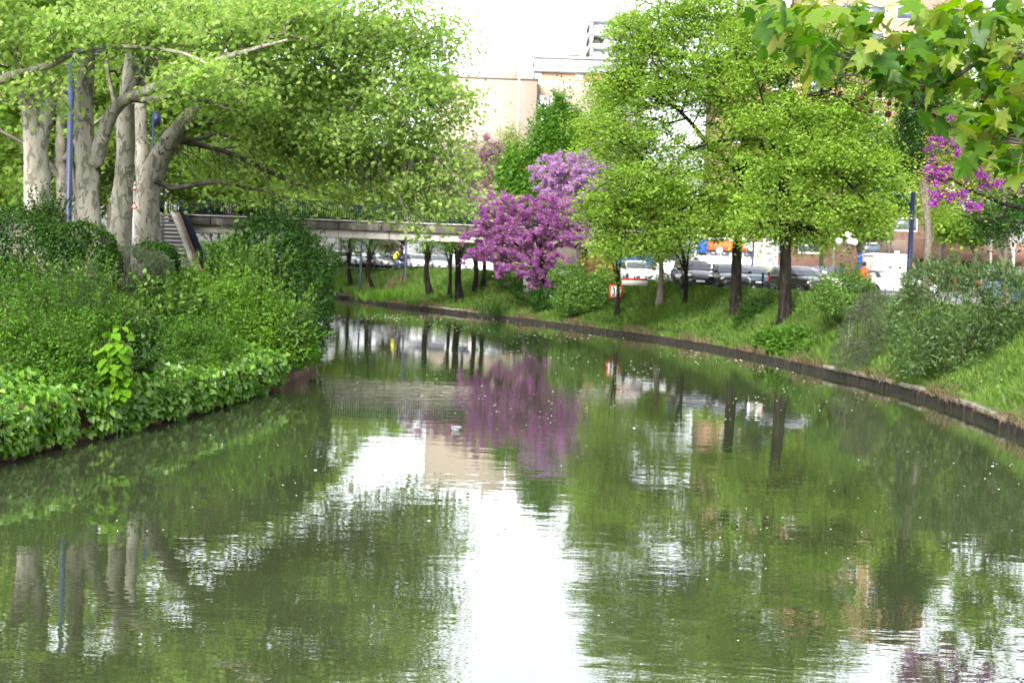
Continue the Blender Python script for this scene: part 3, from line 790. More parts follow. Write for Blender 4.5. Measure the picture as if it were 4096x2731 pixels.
make_tree('plane_tree', 'leaning forked plane tree nearest the stairs, its wide canopy hanging over the canal', 'tree',
    [(PL([(592, 1190), (590, 1000), (586, 880), (590, 780), (612, 690)], 57), .56, .46),
     (PL([(605, 700), (650, 610), (700, 540), (755, 470), (800, 420), (880, 330), (1000, 230), (1150, 120), (1300, 20)], 57, -2), .42, .06),
     (PL([(590, 760), (572, 650), (560, 520), (565, 380), (585, 200), (610, 0)], 57, 2), .34, .12),
     (PL([(655, 600), (668, 540), (735, 508), (820, 492), (900, 478), (1050, 470), (1200, 495), (1330, 540)], 57.5, 0), .185, .03),
     (PL([(630, 720), (680, 752), (760, 742), (850, 728), (960, 742), (1060, 765), (1180, 800), (1320, 840)], 56.5, 2), .13, .03),
     (PL([(770, 450), (900, 400), (1080, 380), (1280, 330), (1480, 300), (1650, 320)], 57, 1), .18, .05),
     (PL([(880, 330), (1020, 300), (1250, 190), (1450, 120), (1620, 90)], 57, 0), .16, .05),
     (PL([(700, 560), (800, 580), (940, 620), (1080, 690), (1250, 760), (1450, 830)], 58, 2), .13, .03)],
    [E(1000, 120, 56, 350, 190, 3, .6), E(1330, 110, 56, 320, 200, 3.2, .6), E(1600, 120, 57, 230, 190, 3, .7), E(1780, 180, 57, 110, 140, 1.8, .45),
     E(1150, 370, 55.5, 330, 160, 2.6), E(1480, 380, 56, 300, 180, 3), E(1740, 400, 57, 150, 140, 2, .7), E(1820, 520, 57, 100, 110, 1.6, .5),
     E(1250, 600, 56.5, 300, 110, 2.2), E(1580, 620, 57, 260, 150, 2.6), E(1790, 680, 57, 120, 120, 1.6, .55), E(1400, 760, 57, 260, 60, 1.8, .5), E(1640, 800, 57, 220, 90, 2.0, .3), E(1480, 870, 56.5, 240, 45, 1.2, .14), E(1700, 780, 56, 170, 100, 1.6, .3),
     E(1790, 830, 57, 90, 60, 1.0, .25), E(900, 640, 60, 200, 90, 1.8, .6), E(1050, 500, 54.5, 230, 80, 1.2, 1.0), E(1300, 540, 54, 200, 80, 1.2, 1.0), E(860, 420, 54, 150, 60, 1.0, .7), E(1660, 930, 56, 120, 40, .7, .22), E(1760, 900, 56, 70, 60, .6, .3), E(1690, 990, 56, 50, 36, .4, .12), E(1880, 420, 56.5, 60, 60, 1.0, .35), E(1880, 640, 56.5, 60, 70, 1.0, .4), E(1820, 780, 56, 90, 60, 1.0, .3), E(1200, 800, 56, 220, 36, 1.0, .14), E(980, 730, 58, 220, 40, 1.3, .3)],
    1200, 36, .168, 'plane', MT['plane_bark'], MT['plane_leaf'], tip=.02, seed=14, sig=(.5, .5, .3), burl=5, zfree=8, step=1.0, bow=.06, bias=.55)
make_tree('plane_tree', 'plane tree off the left edge sending one mottled limb in front of the others', 'tree',
    [(PL([(-330, 1300), (-330, 900), (-310, 600), (-260, 480)], 44), .5, .35),
     (PL([(-260, 490), (-120, 400), (0, 322), (100, 282), (200, 262), (290, 212), (400, 190), (520, 188), (640, 198), (730, 212), (840, 260)], 44.5, -1), .165, .04),
     (PL([(-260, 480), (-280, 250), (-230, 0), (-200, -200)], 44), .3, .1)],
    [E(90, 160, 43.5, 180, 80, 1.2), E(330, 120, 43.5, 200, 70, 1.2, .7), E(600, 130, 43.5, 180, 80, 1.2, .7), E(-80, 30, 44, 250, 160, 2.5, .7), E(120, 330, 43.2, 110, 50, .6, .5), E(300, 295, 43, 60, 28, .4, .25), E(760, 300, 43.5, 110, 60, .9, .5)],
    130, 46, .175, 'plane', MT['plane_bark'], MT['plane_leaf'], tip=.02, seed=15, sig=(.4, .4, .22), burl=3, zfree=7.5)

# row of planes farther along the avenue, behind the trunks
def far_plane(x, Y, label, seed, crowns, tr=.42):
    b = W(x, 1040, TOP); X = (x - 2048) / FPX * Y
    gx_, gy_ = X, Y
    z0 = 2.55
    limbs = [([np.array([gx_, gy_, z0]), np.array([gx_ + .1, gy_, z0 + 3]), np.array([gx_ - .1, gy_, z0 + 6]), np.array([gx_, gy_, z0 + 11])], tr, .16)]
    for k in range(4):
        a = seed + k * 1.7; q = np.array([gx_, gy_, z0 + 3.8 + k * .7])
        limbs.append(([q, q + np.array([math.cos(a) * 1.5, math.sin(a) * 1.5, 1.3]), q + np.array([math.cos(a) * 4, math.sin(a) * 3.5, 2.4])], .16, .05))
    return make_tree('plane_tree', label, 'tree', limbs, crowns, 210, 64, .33, 'plane', MT['bark_far'], MT['plane_leaf_far'], seed, sig=(.65, .65, .4), zfree=6, step=1.4, group='plane trees of the avenue behind the big trunks')
far_plane(235, 68, 'darker plane trunk just behind the blue lamp post, leaves spilling left', 21, [E(150, 480, 70, 300, 250, 4), E(-80, 350, 72, 260, 330, 4), E(300, 250, 70, 300, 200, 4), E(60, 760, 72, 180, 80, 2.5, .4)])
far_plane(300, 84, 'slim plane trunk in the gap between the lamp post and the thick trunk', 22, [E(420, 420, 86, 320, 260, 5), E(250, 650, 88, 260, 150, 4), E(600, 250, 86, 300, 200, 5), E(100, 560, 88, 260, 200, 4, .7)])
far_plane(905, 112, 'plane tree rising behind the bridge, left of the canal', 23, [E(850, 620, 112, 260, 200, 5), E(1080, 560, 114, 260, 220, 5), E(700, 480, 112, 250, 240, 5), E(950, 320, 116, 320, 200, 5, .8), E(900, 800, 110, 260, 80, 3, .7), E(1200, 760, 114, 200, 130, 4)])
far_plane(560, 88, 'plane tree behind the forked trunk, dense above the stairs', 24, [E(700, 520, 90, 240, 260, 4), E(950, 480, 90, 260, 200, 4), E(800, 700, 90, 260, 110, 3), E(1150, 600, 92, 220, 170, 4)])

far_plane(430, 104, 'plane tree far down the avenue between the two thickest trunks', 25, [E(380, 600, 106, 330, 210, 5), E(100, 700, 108, 260, 140, 4), E(480, 800, 106, 260, 80, 3, .7), E(200, 420, 108, 320, 220, 5)])
far_plane(60, 100, 'plane tree far down the avenue at the left edge', 26, [E(20, 560, 100, 260, 240, 5), E(-100, 720, 100, 250, 160, 4), E(120, 780, 102, 160, 80, 3, .6)])
far_plane(1020, 134, 'plane tree far behind the bridge under the drooping canopy', 27, [E(1000, 640, 134, 300, 200, 5), E(1250, 640, 136, 280, 200, 5), E(1200, 400, 136, 330, 200, 5, .7), E(1150, 820, 134, 320, 70, 3, .8)])

# ------------------------------------------------------------------ two oaks on the right bank
SIGO = (.44, .44, .2)
bO = G(2940, 1275); YO = bO[1]
make_tree('oak_tree', 'bright green oak on the right bank, dark straight trunk nearer the purple tree', 'tree',
    [(PL([(2940, 1300), (2944, 1150), (2948, 1000), (2952, 850), (2956, 740), (2975, 620), (2985, 470), (2968, 300), (2955, 100), (2960, -120)], YO), .30, .10),
     (PL([(2968, 650), (3050, 640), (3045, 572), (3015, 553), (2955, 552), (2860, 570), (2760, 600)], YO, -2), .17, .05),
     (PL([(2958, 700), (2850, 600), (2770, 500), (2700, 430), (2600, 380), (2480, 350)], YO, -1), .16, .04),
     (PL([(2985, 460), (2880, 390), (2800, 300), (2730, 180), (2650, 60)], YO, 1), .14, .05),
     (PL([(2950, 780), (2850, 720), (2720, 690), (2580, 720), (2450, 790)], YO, -2), .13, .03),
     (PL([(2975, 330), (3060, 200), (3090, 60), (3130, -100)], YO, 1), .12, .05),
     (PL([(2950, 820), (2830, 800), (2700, 850), (2560, 920)], YO, 1.5), .10, .03)],
    [E(2680, 330, YO, 300, 150, 3.5), E(2520, 560, YO, 220, 120, 3), E(2760, 80, YO, 330, 190, 3.5), E(2560, 170, YO, 170, 120, 2.5, .7), E(2470, 330, YO, 130, 110, 2, .6), E(2620, 720, YO - 1, 260, 110, 3), E(2480, 830, YO, 190, 90, 2.5),
     E(2750, 910, YO - 1, 260, 80, 2.5), E(2560, 980, YO, 180, 60, 2, .7), E(2850, 600, YO - 1, 200, 110, 2.5, .6), E(2920, 260, YO - 1.5, 200, 120, 2.5, .6), E(2420, 960, YO, 100, 60, 1.5, .4), E(2880, 780, YO - 2, 150, 80, 1.5, .6), E(2980, 460, YO - 1.5, 120, 120, 1.6, .8), E(2900, 420, YO + 1, 150, 140, 2, .6)],
    1750, 50, .17, 'leaf', MT['bark_dark'], MT['oak_leaf'], 31, tip=.019, sig=SIGO, bf=.22, step=1.0, bow=.12, zfree=6, droop=-.4, bias=.5, updown=.9)
bO2 = G(3140, 1285); YQ = bO2[1]
make_tree('oak_tree', 'bright green oak with its dark trunk right of the first, dangling twigs over the cars', 'tree',
    [(PL([(3140, 1305), (3141, 1150), (3142, 1000), (3136, 850), (3130, 720), (3142, 600), (3148, 480), (3138, 390), (3100, 250), (3060, 100), (3040, -120)], YQ), .31, .10),
     (PL([(3142, 560), (3230, 545), (3330, 552), (3420, 600), (3520, 690)], YQ, 1), .15, .04),
     (PL([(3140, 430), (3240, 380), (3340, 380), (3440, 440)], YQ, -2), .13, .04),
     (PL([(3146, 700), (3230, 660), (3340, 690), (3450, 790), (3520, 860)], YQ, -1.5), .12, .03),
     (PL([(3130, 340), (3220, 220), (3300, 100), (3340, -40)], YQ, 1), .13, .05),
     (PL([(3138, 640), (3080, 560), (3060, 440), (3030, 330)], YQ, -2), .10, .04)],
    [E(3200, 160, YQ, 260, 180, 3.5), E(3360, 440, YQ, 220, 130, 3), E(3430, 660, YQ, 200, 110, 3), E(3260, 620, YQ - 1, 170, 100, 2.5), E(3100, 480, YQ - 1.5, 160, 120, 2, .6), E(3460, 840, YQ, 160, 80, 2.5, .8),
     E(3260, 830, YQ, 150, 90, 2.5, .8), E(3060, 850, YQ - 1, 130, 110, 2, .7), E(3250, 970, YQ + 1, 150, 60, 2, .6), E(3420, 250, YQ, 160, 150, 2.5, .6), E(3540, 730, YQ, 80, 70, 1.5, .4), E(3010, 940, YQ - 1, 100, 60, 1.2, .5), E(3060, 300, YQ, 150, 160, 2.5, .9), E(3020, 120, YQ, 150, 160, 2.5, .8), E(3080, 650, YQ - 1.5, 130, 90, 1.5, .7)],
    1250, 50, .17, 'leaf', MT['bark_dark'], MT['oak_leaf'], 32, tip=.019, sig=SIGO, bf=.22, step=1.0, bow=.12, zfree=6, droop=-.4, bias=.5, updown=.9)

# ------------------------------------------------------------------ judas trees in blossom
def judas(label, limbs, ells, ncl, seed, bl, lf=5, size=.085, per=60, leafy=MT['young_leaf'], sig=(.085, .085, .075), tip=.012, bias=.5, group='judas trees in purple blossom', nm='judas_tree', ls=.11, bow=-.06):
    rg = np.random.default_rng(seed)
    t = thing(nm, label, 'tree', limbs[0][0][0], group=group)
    cl = in_ells(ells, ncl, rg, bias)
    cl = cl + (cl - np.mean([e[0] for e in ells], axis=0)) * rg.uniform(0, .16, len(cl))[:, None] + np.array([0, 0, .12])
    V, F, A, Vb, Fb = skeleton(limbs, cl, rg, .3, .35, bow, tip, .42, limbs[0][0][0][2] + 1.0)
    mesh_np('trunk', V, [F], MT['bark_dark'], t, smooth=True)
    nl0 = 0
    for l in limbs: nl0 += len(crm(l[0], .5))
    tw = A[nl0:]                                       # blossom sits tight along the twigs
    k = rg.integers(0, len(tw), per * ncl); p = tw[k] + rg.normal(size=(len(k), 3)) * np.array(sig)
    leaves('blossom', p, size * rg.uniform(.7, 1.4, len(p)), 'leaf', bl, t, unit(rg.normal(size=(len(p), 3))), unit(rg.normal(size=(len(p), 3))) + np.array([0, 0, .4]), rg)
    k = rg.integers(0, len(cl), lf * ncl); p = cl[k] + rg.normal(size=(len(k), 3)) * np.array([.25, .25, .2])
    leaves('young_leaves', p, ls * rg.uniform(.7, 1.3, len(p)), 'heart', leafy, t, None, None, rg)
    return t
def rise(x, y, Y, lean, h, n=5):
    b = W(x, y, 1.3); b = np.array([(x - 2048) / FPX * Y, Y, max(.4, gz((x - 2048) / FPX * Y, Y)) - .1])
    return [b + np.array([lean[0] * s * s, lean[1] * s * s, h * s]) for s in np.linspace(0, 1, n)]
tr = rise(2168, 1180, 97, (-.4, -1.0), 4.0)
judas('broad purple judas tree leaning over the canal beside the white bridge pier',
      [(tr, .26, .16), ([tr[2], P(2090, 1000, 95.5), P(2000, 930, 95), P(1930, 900, 94.5)], .12, .03), ([tr[3], P(2120, 900, 95), P(2060, 840, 95)], .11, .03), ([tr[3], P(2200, 880, 95.5), P(2270, 840, 96)], .1, .03), ([tr[2], P(2080, 1060, 95), P(1990, 1040, 94)], .08, .02)],
      [E(2090, 900, 95.5, 190, 110, 2.2), E(2000, 960, 95, 150, 100, 2.0), E(2200, 950, 96, 140, 130, 2.0), E(2080, 1050, 95, 150, 70, 1.8), E(2020, 850, 95.5, 110, 60, 1.4, .7), E(1920, 1030, 94.5, 60, 40, .8, .4), E(2170, 1110, 95.5, 90, 60, 1.2, .6), E(1960, 800, 96, 60, 40, .8, .3), E(2230, 850, 96, 110, 60, 1.6, .8)], 560, 41, MT['blossom'], per=200, size=.085)
tr = rise(2330, 1150, 104, (-.6, 0), 5.5)
judas('taller lilac judas tree rising behind the broad purple one',
      [(tr, .24, .14), ([tr[3], P(2290, 820, 104), P(2230, 700, 104)], .1, .03), ([tr[4], P(2300, 760, 104), P(2330, 660, 104)], .1, .03), ([tr[4], P(2270, 740, 104), P(2280, 650, 104)], .08, .03)],
      [E(2270, 730, 104, 140, 110, 2.2), E(2340, 700, 104, 90, 90, 1.8, .8), E(2200, 690, 104, 80, 60, 1.4, .6), E(2300, 850, 104, 110, 80, 1.8, .8)], 380, 42, MT['blossom_lilac'], per=200, size=.09, bow=-.02)
tr = rise(1850, 1060, 150, (0, 0), 6)
judas('hazy pink judas tree showing above the bridge behind the plane leaves',
      [(tr, .25, .12), ([tr[3], P(1780, 780, 150), P(1740, 700, 150)], .1, .03), ([tr[4], P(1900, 720, 150), P(1950, 640, 150)], .1, .03)],
      [E(1800, 700, 150, 170, 120, 3), E(1920, 650, 150, 100, 100, 2.5), E(1680, 760, 150, 130, 80, 2, .7), E(1870, 780, 150, 130, 50, 2, .6)], 320, 43, MT['blossom_pink'], per=90, size=.17, sig=(.2, .2, .18), ls=.2, lf=10, leafy=MT['pale_leaf'])
tr = rise(1600, 1070, 138, (-.3, 0), 3.2)
judas('small dark pink judas tree under the bridge above the parked cars',
      [(tr, .14, .08), ([tr[3], P(1560, 990, 138), P(1520, 985, 138)], .05, .02), ([tr[4], P(1600, 960, 138), P(1640, 965, 138)], .05, .02)],
      [E(1560, 985, 138, 60, 30, 1.5), E(1620, 960, 138, 50, 25, 1.2), E(1520, 965, 138, 40, 20, 1, .5)], 90, 44, MT['blossom_pink'], per=45, size=.13, ls=.18, lf=14, leafy=MT['mid_leaf'])
# the near one at the right edge, sparser: clumps of blossom between young leaves
bx = np.array([15.2, 37.5, gz(15.2, 37.5) - .1])
judas('judas tree with sparse magenta clusters hanging at the right edge', 
      [([bx, bx + np.array([.1, 0, 1.4]), bx + np.array([0, .1, 2.8]), P(4300, 780, 37.5)], .2, .13),
       ([P(4300, 800, 37.5), P(4100, 835, 37.5), P(3980, 802, 37.2), P(3890, 765, 37), P(3800, 715, 37), P(3730, 640, 37)], .07, .02),
       ([P(4300, 700, 37.5), P(4150, 700, 37.6), P(4010, 655, 37.6), P(3920, 590, 37.5), P(3850, 530, 37.5), P(3800, 470, 37.5)], .06, .02),
       ([P(4010, 870, 37.2), P(3900, 880, 37), P(3820, 850, 37)], .03, .012), ([P(4200, 650, 37.6), P(4200, 500, 38), P(4100, 420, 38)], .07, .02)],
      [E(3780, 590, 37.3, 80, 55, .5), E(3750, 700, 37.2, 85, 55, .5), E(3860, 690, 37.3, 80, 45, .5), E(3850, 520, 37.5, 70, 45, .5), E(4000, 745, 37.3, 110, 30, .5), E(3960, 610, 37.5, 100, 60, .5, .6), E(3790, 800, 37, 80, 30, .4, .6), E(4060, 560, 37.8, 90, 80, .6, .6), E(3900, 830, 37, 100, 30, .4, .5)],
      170, 45, MT['blossom_deep'], per=40, size=.075, lf=22, sig=(.055, .055, .05), tip=.005, ls=.055, bow=.02)

# ------------------------------------------------------------------ other trees
def simple_tree(name, label, x, Y, ells, leafm, seed, tr=.2, th=2.6, n=120, nl=45, ls=.24, tmpl='leaf', bark=None, group=None, zb=None, sig=(.5, .5, .35), step=1.1, fork=2, lean=0.0, bow=.08, tip=.012, zfree=None, top=1.0, **kw):
    X = (x - 2048) / FPX * Y; zb = gz(X, Y) - .1 if zb is None else zb
    c = np.mean([e[0] for e in ells], axis=0); top_ = max(e[0][2] + e[1][2] * .5 for e in ells) * top
    b = np.array([X, Y, zb]); h = np.array([X + lean, Y, zb + th]); up_ = np.array([c[0], c[1], max(top_, zb + th + 1)])
    limbs = [([b, (b + h) / 2 + np.array([lean * .1, 0, 0]), h, h * .4 + up_ * .6, up_], tr, tr * .25)]
    rg = np.random.default_rng(seed)
    for k in range(fork):
        e = ells[k % len(ells)][0]; q = h + np.array([0, 0, .2 * k]); limbs.append(([q, q * .5 + e * .5 + np.array([0, 0, .3]), e], tr * .5, tr * .15))
    return make_tree(name, label, 'tree', limbs, ells, n, nl, ls, tmpl, bark or MT['bark_mid'], leafm, seed, sig=sig, step=step, bow=bow, group=group, tip=tip, zfree=zb + th * .8 if zfree is None else zfree, **kw)

# conical hornbeams and pale poplars beside the beige building
simple_tree('hornbeam_tree', 'dark green pointed hornbeam in front of the beige apartment building', 2200, 125, [E(2200, 700, 125, 130, 110, 2.5), E(2190, 600, 125, 105, 110, 2.2), E(2200, 510, 125, 75, 90, 1.7), E(2235, 420, 125, 35, 60, .9), E(2120, 700, 125, 90, 80, 2)], MT['cone_leaf'], 51, .3, 3, 300, 80, .28, sig=(.35, .35, .6), bias=.6)
simple_tree('hornbeam_tree', 'second dark hornbeam, lower and nearer the canal than the pointed one', 2050, 122, [E(2050, 720, 122, 75, 90, 2), E(2040, 660, 122, 45, 60, 1.3), E(2080, 780, 122, 90, 70, 2)], MT['cone_leaf'], 52, .25, 3, 170, 80, .27, sig=(.35, .35, .55), bias=.6)
simple_tree('hornbeam_tree', 'narrow hornbeam behind the oak edge right of the pointed one', 2300, 135, [E(2300, 560, 135, 70, 130, 2), E(2330, 680, 135, 80, 130, 2), E(2270, 470, 135, 30, 50, .9)], MT['cone_leaf'], 53, .25, 3, 170, 75, .3, sig=(.35, .35, .6), bias=.6)
simple_tree('poplar_tree', 'pale feathery poplar below the beige wall, left of the dark hornbeam', 2040, 168, [E(2040, 590, 168, 55, 90, 2), E(2010, 640, 168, 60, 80, 2), E(2080, 600, 168, 40, 70, 1.6)], MT['pale_leaf'], 54, .25, 3, 150, 55, .3, sig=(.35, .35, .8), bias=.6)
simple_tree('poplar_tree', 'pale poplar half hidden behind the drooping plane canopy', 1940, 175, [E(1950, 640, 175, 60, 80, 2), E(1890, 690, 175, 70, 70, 2)], MT['pale_leaf'], 55, .25, 3, 110, 55, .3, sig=(.35, .35, .8), bias=.6)
simple_tree('maple_tree', 'light green maple filling the gap between hornbeam and oak', 2420, 120, [E(2420, 620, 120, 130, 150, 3), E(2380, 480, 120, 90, 100, 2.5), E(2480, 400, 120, 120, 120, 3), E(2380, 800, 120, 130, 120, 3)], MT['oak_leaf'], 56, .28, 3, 230, 48, .26)
# trees of the far bank under and behind the bridge
for i, (px, py, tr, ln, lab) in enumerate([(1398, 1098, .22, -.3, 'dark leaning trunk at the far left end of the opposite bank'), (1492, 1100, .24, -.7, 'dark trunk leaning left behind the reeds'), (1716, 1106, .27, -.4, 'tall dark trunk in front of the white hatchback'),
        (1792, 1128, .16, 0, 'ivy covered short trunk right of the white hatchback'), (1836, 1156, .30, -.25, 'thick black forked trunk closest to the water under the bridge'), (1890, 1140, .22, .1, 'black pollard trunk just right of the forked one'), (1922, 1136, .2, .1, 'rightmost black pollard trunk beside the purple tree')]):
    Y = (136, 127, 113, 109.5, 106.5, 108.5, 110.5)[i]
    simple_tree('small_tree', lab, px, Y, [E(px - 20, 985, Y, 70, 28, 1.6), E(px + 25, 960, Y, 60, 40, 1.6), E(px, 880, Y, 70, 60, 1.8)], MT['mid_leaf'], 60 + i, tr, 2.0, 40, 40, .2, bark=MT['bark_dark'], group='small dark trees on the opposite bank', lean=ln, fork=3, sig=(.35, .35, .25))
# tree masses that close the view behind the bridge, car park and oaks
kinds = []
FT = [(3270, 124, 190, 300, 820, 'tall green tree closing the gap behind the second oak'), (3060, 118, 190, 380, 880, 'leafy street tree behind the two oaks'), (4020, 96, 260, -60, 800, 'tall tree behind the near plane leaves at the upper right'), (3740, 112, 170, 130, 700, 'pale green tree above the dark evergreen'), (870, 122, 190, 740, 930, 'low green tree behind the top of the stairs'), (1180, 128, 200, 780, 960, 'low green tree behind the bridge railing'), (1480, 150, 200, 760, 940, 'low tree behind the middle of the bridge'),
      (1150, 135, 190, 520, 850, 'dense light green tree beyond the bridge behind the plane canopy'), (1350, 150, 190, 500, 880, 'light green tree beyond the bridge above the dark trunks'), (1530, 160, 170, 560, 880, 'round tree far behind the bridge railing'), (1010, 125, 170, 600, 880, 'green tree behind the left half of the bridge'),
      (1700, 172, 120, 720, 880, 'far tree behind the pink judas tree'),
      (3320, 112, 220, 420, 850, 'tall light green tree behind the second oak'), (3540, 106, 200, 480, 900, 'light green tree behind the globe lamp'), (3760, 118, 220, 380, 850, 'tall light green tree above the white cabin'), (3990, 110, 210, 420, 850, 'light green tree behind the magenta blossom'), (4200, 100, 200, 400, 880, 'light green tree at the right edge of the car park'),
      (2620, 128, 150, 760, 920, 'light green street tree behind the blue awning'), (2900, 135, 160, 780, 900, 'street tree behind the red shop sign'), (3120, 125, 130, 760, 960, 'street tree right of the white boards'), (3420, 100, 130, 800, 960, 'low light green tree beside the globe lamp'), (3880, 104, 140, 850, 960, 'low tree in front of the terracotta roof')]
for i, (px, Y, rx, y0, y1, lab) in enumerate(FT):
    h = (y1 - y0) / 2; m = (y0 + y1) / 2
    simple_tree('street_tree', lab, px, Y, [E(px, m + h * .4, Y, rx, h * .6, 3), E(px - rx * .3, m - h * .2, Y, rx * .7, h * .6, 3), E(px + rx * .35, m - h * .45, Y, rx * .6, h * .55, 3)], MT['oak_leaf' if i % 3 == 0 else ('mid_leaf' if i % 3 == 1 else 'plane_leaf_far')], 80 + i, .2, 2.6, 150, 70, .34, group='trees beyond the bridge and the car park')
simple_tree('dark_tree', 'dark glossy evergreen tree hanging between the oak and the magenta blossom', 3690, 72, [E(3660, 430, 72, 85, 110, 2), E(3640, 560, 72, 70, 110, 1.6), E(3700, 330, 72, 110, 110, 2), E(3690, 640, 72, 60, 70, 1.4), E(3600, 300, 72, 60, 60, 1.4, .6), E(3760, 480, 72, 70, 120, 1.6)], MT['dark_leaf'], 101, .22, 3.2, 200, 46, .17, sig=(.3, .3, .4), droop=-.7)
simple_tree('dark_tree', 'second dark evergreen low behind the blossom at the right edge', 4010, 60, [E(4010, 900, 60, 110, 70, 1.6), E(3930, 860, 60, 60, 50, 1.2), E(4090, 800, 60, 80, 110, 1.6)], MT['dark_leaf'], 102, .16, 1.2, 120, 44, .15, sig=(.3, .3, .35), droop=-.5)
b = G(2735, 1228)
simple_tree('young_tree', 'slender forked young tree on the grass slope left of the oaks', 2735, float(b[1]), [E(2680, 1000, b[1], 90, 40, 1.2), E(2760, 960, b[1], 90, 50, 1.2), E(2700, 930, b[1], 80, 40, 1.2), E(2660, 1040, b[1], 60, 26, .8, .5)], MT['oak_leaf'], 103, .13, 1.75, 55, 30, .15, bark=MT['bark_dark'], fork=3, tip=.011, zfree=3.6)
for k, (px, Y, lab, trr) in enumerate([(3700, 84, 'thin forked tree right of the blue lamp post', .14), (3945, 92, 'pale thin trunk in front of the terracotta building', .1), (4035, 88, 'pale trunk nearest the right edge by the terracotta building', .13)]):
    simple_tree('young_tree', lab, px, Y, [E(px - 30, 860, Y, 80, 50, 1.4), E(px + 40, 830, Y, 80, 60, 1.4), E(px, 760, Y, 90, 70, 1.6)], MT['oak_leaf' if k == 0 else 'mid_leaf'], 104 + k, trr, 2.8, 60, 34, .2, bark=MT['bark_mid'] if k == 0 else MT['concrete'], group='thin street trees by the car park')
simple_tree('young_tree', 'brown trunk with low leaves beside the white hatchback under the oak', 2634, 82, [E(2640, 1090, 82, 50, 40, .8, .5), E(2600, 1010, 82, 80, 40, 1.2), E(2680, 980, 82, 90, 40, 1.2)], MT['oak_leaf'], 108, .22, 2.4, 46, 30, .17)
simple_tree('young_tree', 'dark thin trunk at the left end of the white hatchback', 2464, 84, [E(2430, 1010, 84, 90, 40, 1.4), E(2490, 970, 84, 90, 40, 1.4), E(2450, 1120, 84, 40, 24, .6, .4)], MT['oak_leaf'], 109, .15, 2.0, 50, 34, .18, bark=MT['bark_dark'])
# grey pollard stump behind the black car
g = Geo(); q = W(2778, 1152, TOP); t = thing('tree_stump', 'tall grey tree stump standing left of the black car', 'stump', (q[0], q[1], TOP))
g.tube(crm([[q[0], q[1], TOP - .05], [q[0] + .02, q[1], TOP + .7], [q[0] - .03, q[1], TOP + 1.3], [q[0] + .05, q[1], TOP + 1.75]], .15), np.interp(np.linspace(0, 1, len(crm([[q[0], q[1], TOP - .05], [q[0] + .02, q[1], TOP + .7], [q[0] - .03, q[1], TOP + 1.3], [q[0] + .05, q[1], TOP + 1.75]], .15))), [0, .1, .6, .9, 1], [.24, .17, .15, .19, .12]), 10)
g.build('trunk', MT['bark_mid'], t, smooth=True)

# ------------------------------------------------------------------ shrubs of the left bank
bush('dark_shrub', 'tall dark green shrub overhanging the water in front of the footbridge', [E(1090, 1020, 50, 175, 150, 2.0), E(1000, 1150, 50, 160, 160, 2.0), E(1200, 1150, 49.5, 130, 170, 1.8), E(1100, 950, 50.5, 120, 90, 1.4), E(1180, 1300, 48.5, 140, 150, 1.8), E(1265, 1210, 49, 70, 150, 1.2), E(960, 1070, 51, 90, 100, 1.4)],
     24000, .125, 'leaf', MT['dark_leaf'], 1, shoots=150, slen=.8, zlo=.35, sup=.5)
bush('leafy_shrub', 'light green leafy shrub spilling over the rusty wall', [E(1060, 1290, 44, 170, 110, 1.6), E(920, 1240, 44.5, 150, 110, 1.6), E(1160, 1390, 43.5, 110, 95, 1.2), E(1230, 1450, 45, 50, 60, .8), E(1000, 1410, 43, 150, 110, 1.3)],
     19000, .105, 'leaf', MT['light_leaf'], 2, shoots=150, slen=.7, zlo=.45)
bush('leafy_shrub', 'fresh green shrub with upright sprays below the stairs', [E(820, 1190, 48, 150, 70, 1.8), E(960, 1150, 49, 100, 80, 1.5), E(700, 1240, 46, 120, 65, 1.5), E(740, 1120, 50, 60, 45, 1.0)], 13000, .105, 'leaf', MT['light_leaf'], 3, shoots=130, slen=.9)
bush('fine_shrub', 'fine leaved grey green shrub right of the lime sapling', [E(640, 1420, 35.5, 120, 110, 1.2), E(780, 1410, 37, 140, 120, 1.3), E(720, 1330, 38, 140, 80, 1.3), E(880, 1440, 39, 100, 90, 1.0)], 24000, .06, 'leaf', MT['shrub_leaf'], 4, shoots=140, slen=.5)
bush('leafy_shrub', 'mid green shrub left of the lime sapling', [E(230, 1430, 30, 170, 110, 1.2), E(60, 1420, 30.5, 150, 120, 1.2), E(300, 1540, 29.3, 120, 70, .9), E(120, 1500, 29.3, 140, 70, .9)], 18000, .085, 'leaf', MT['shrub_leaf'], 5, shoots=120, slen=.5, nout=.6)
bush('leafy_shrub', 'weedy shrub on the slope in front of the dark hedge', [E(250, 1280, 35, 220, 60, 1.6), E(60, 1290, 34, 140, 70, 1.4), E(430, 1320, 36, 120, 50, 1.2), E(120, 1190, 37, 160, 60, 1.2), E(350, 1180, 39, 130, 50, 1.0)], 15000, .085, 'leaf', MT['shrub_leaf'], 6, shoots=200, slen=.8)
bush('hedge', 'dark green clipped hedge in front of the left plane trunk', [E(70, 1000, 41, 190, 140, 1.5), E(200, 1040, 41, 120, 130, 1.4), E(-120, 1000, 41, 160, 160, 1.5), E(60, 900, 42, 90, 70, 1.0)], 20000, .095, 'leaf', MT['hedge_leaf'], 7, shoots=70, slen=.5, cat='hedge', rough=.10, depth=.07)
bush('hedge', 'rounded glossy green hedge under the blue lamp post', [E(330, 1000, 42.5, 130, 110, 1.3), E(270, 960, 43, 80, 65, 1.0), E(390, 1060, 42.5, 90, 90, 1.2)], 13000, .095, 'leaf', MT['hedge_leaf'], 8, shoots=30, slen=.3, cat='hedge', rough=.08, depth=.06)
bush('hedge', 'grey green clipped hedge at the foot of the forked plane', [E(520, 1075, 45, 115, 95, 1.3), E(610, 1090, 46, 80, 85, 1.2)], 22000, .075, 'long', MT['grey_leaf'], 9, shoots=40, slen=.25, cat='hedge', rough=.06, depth=.06)
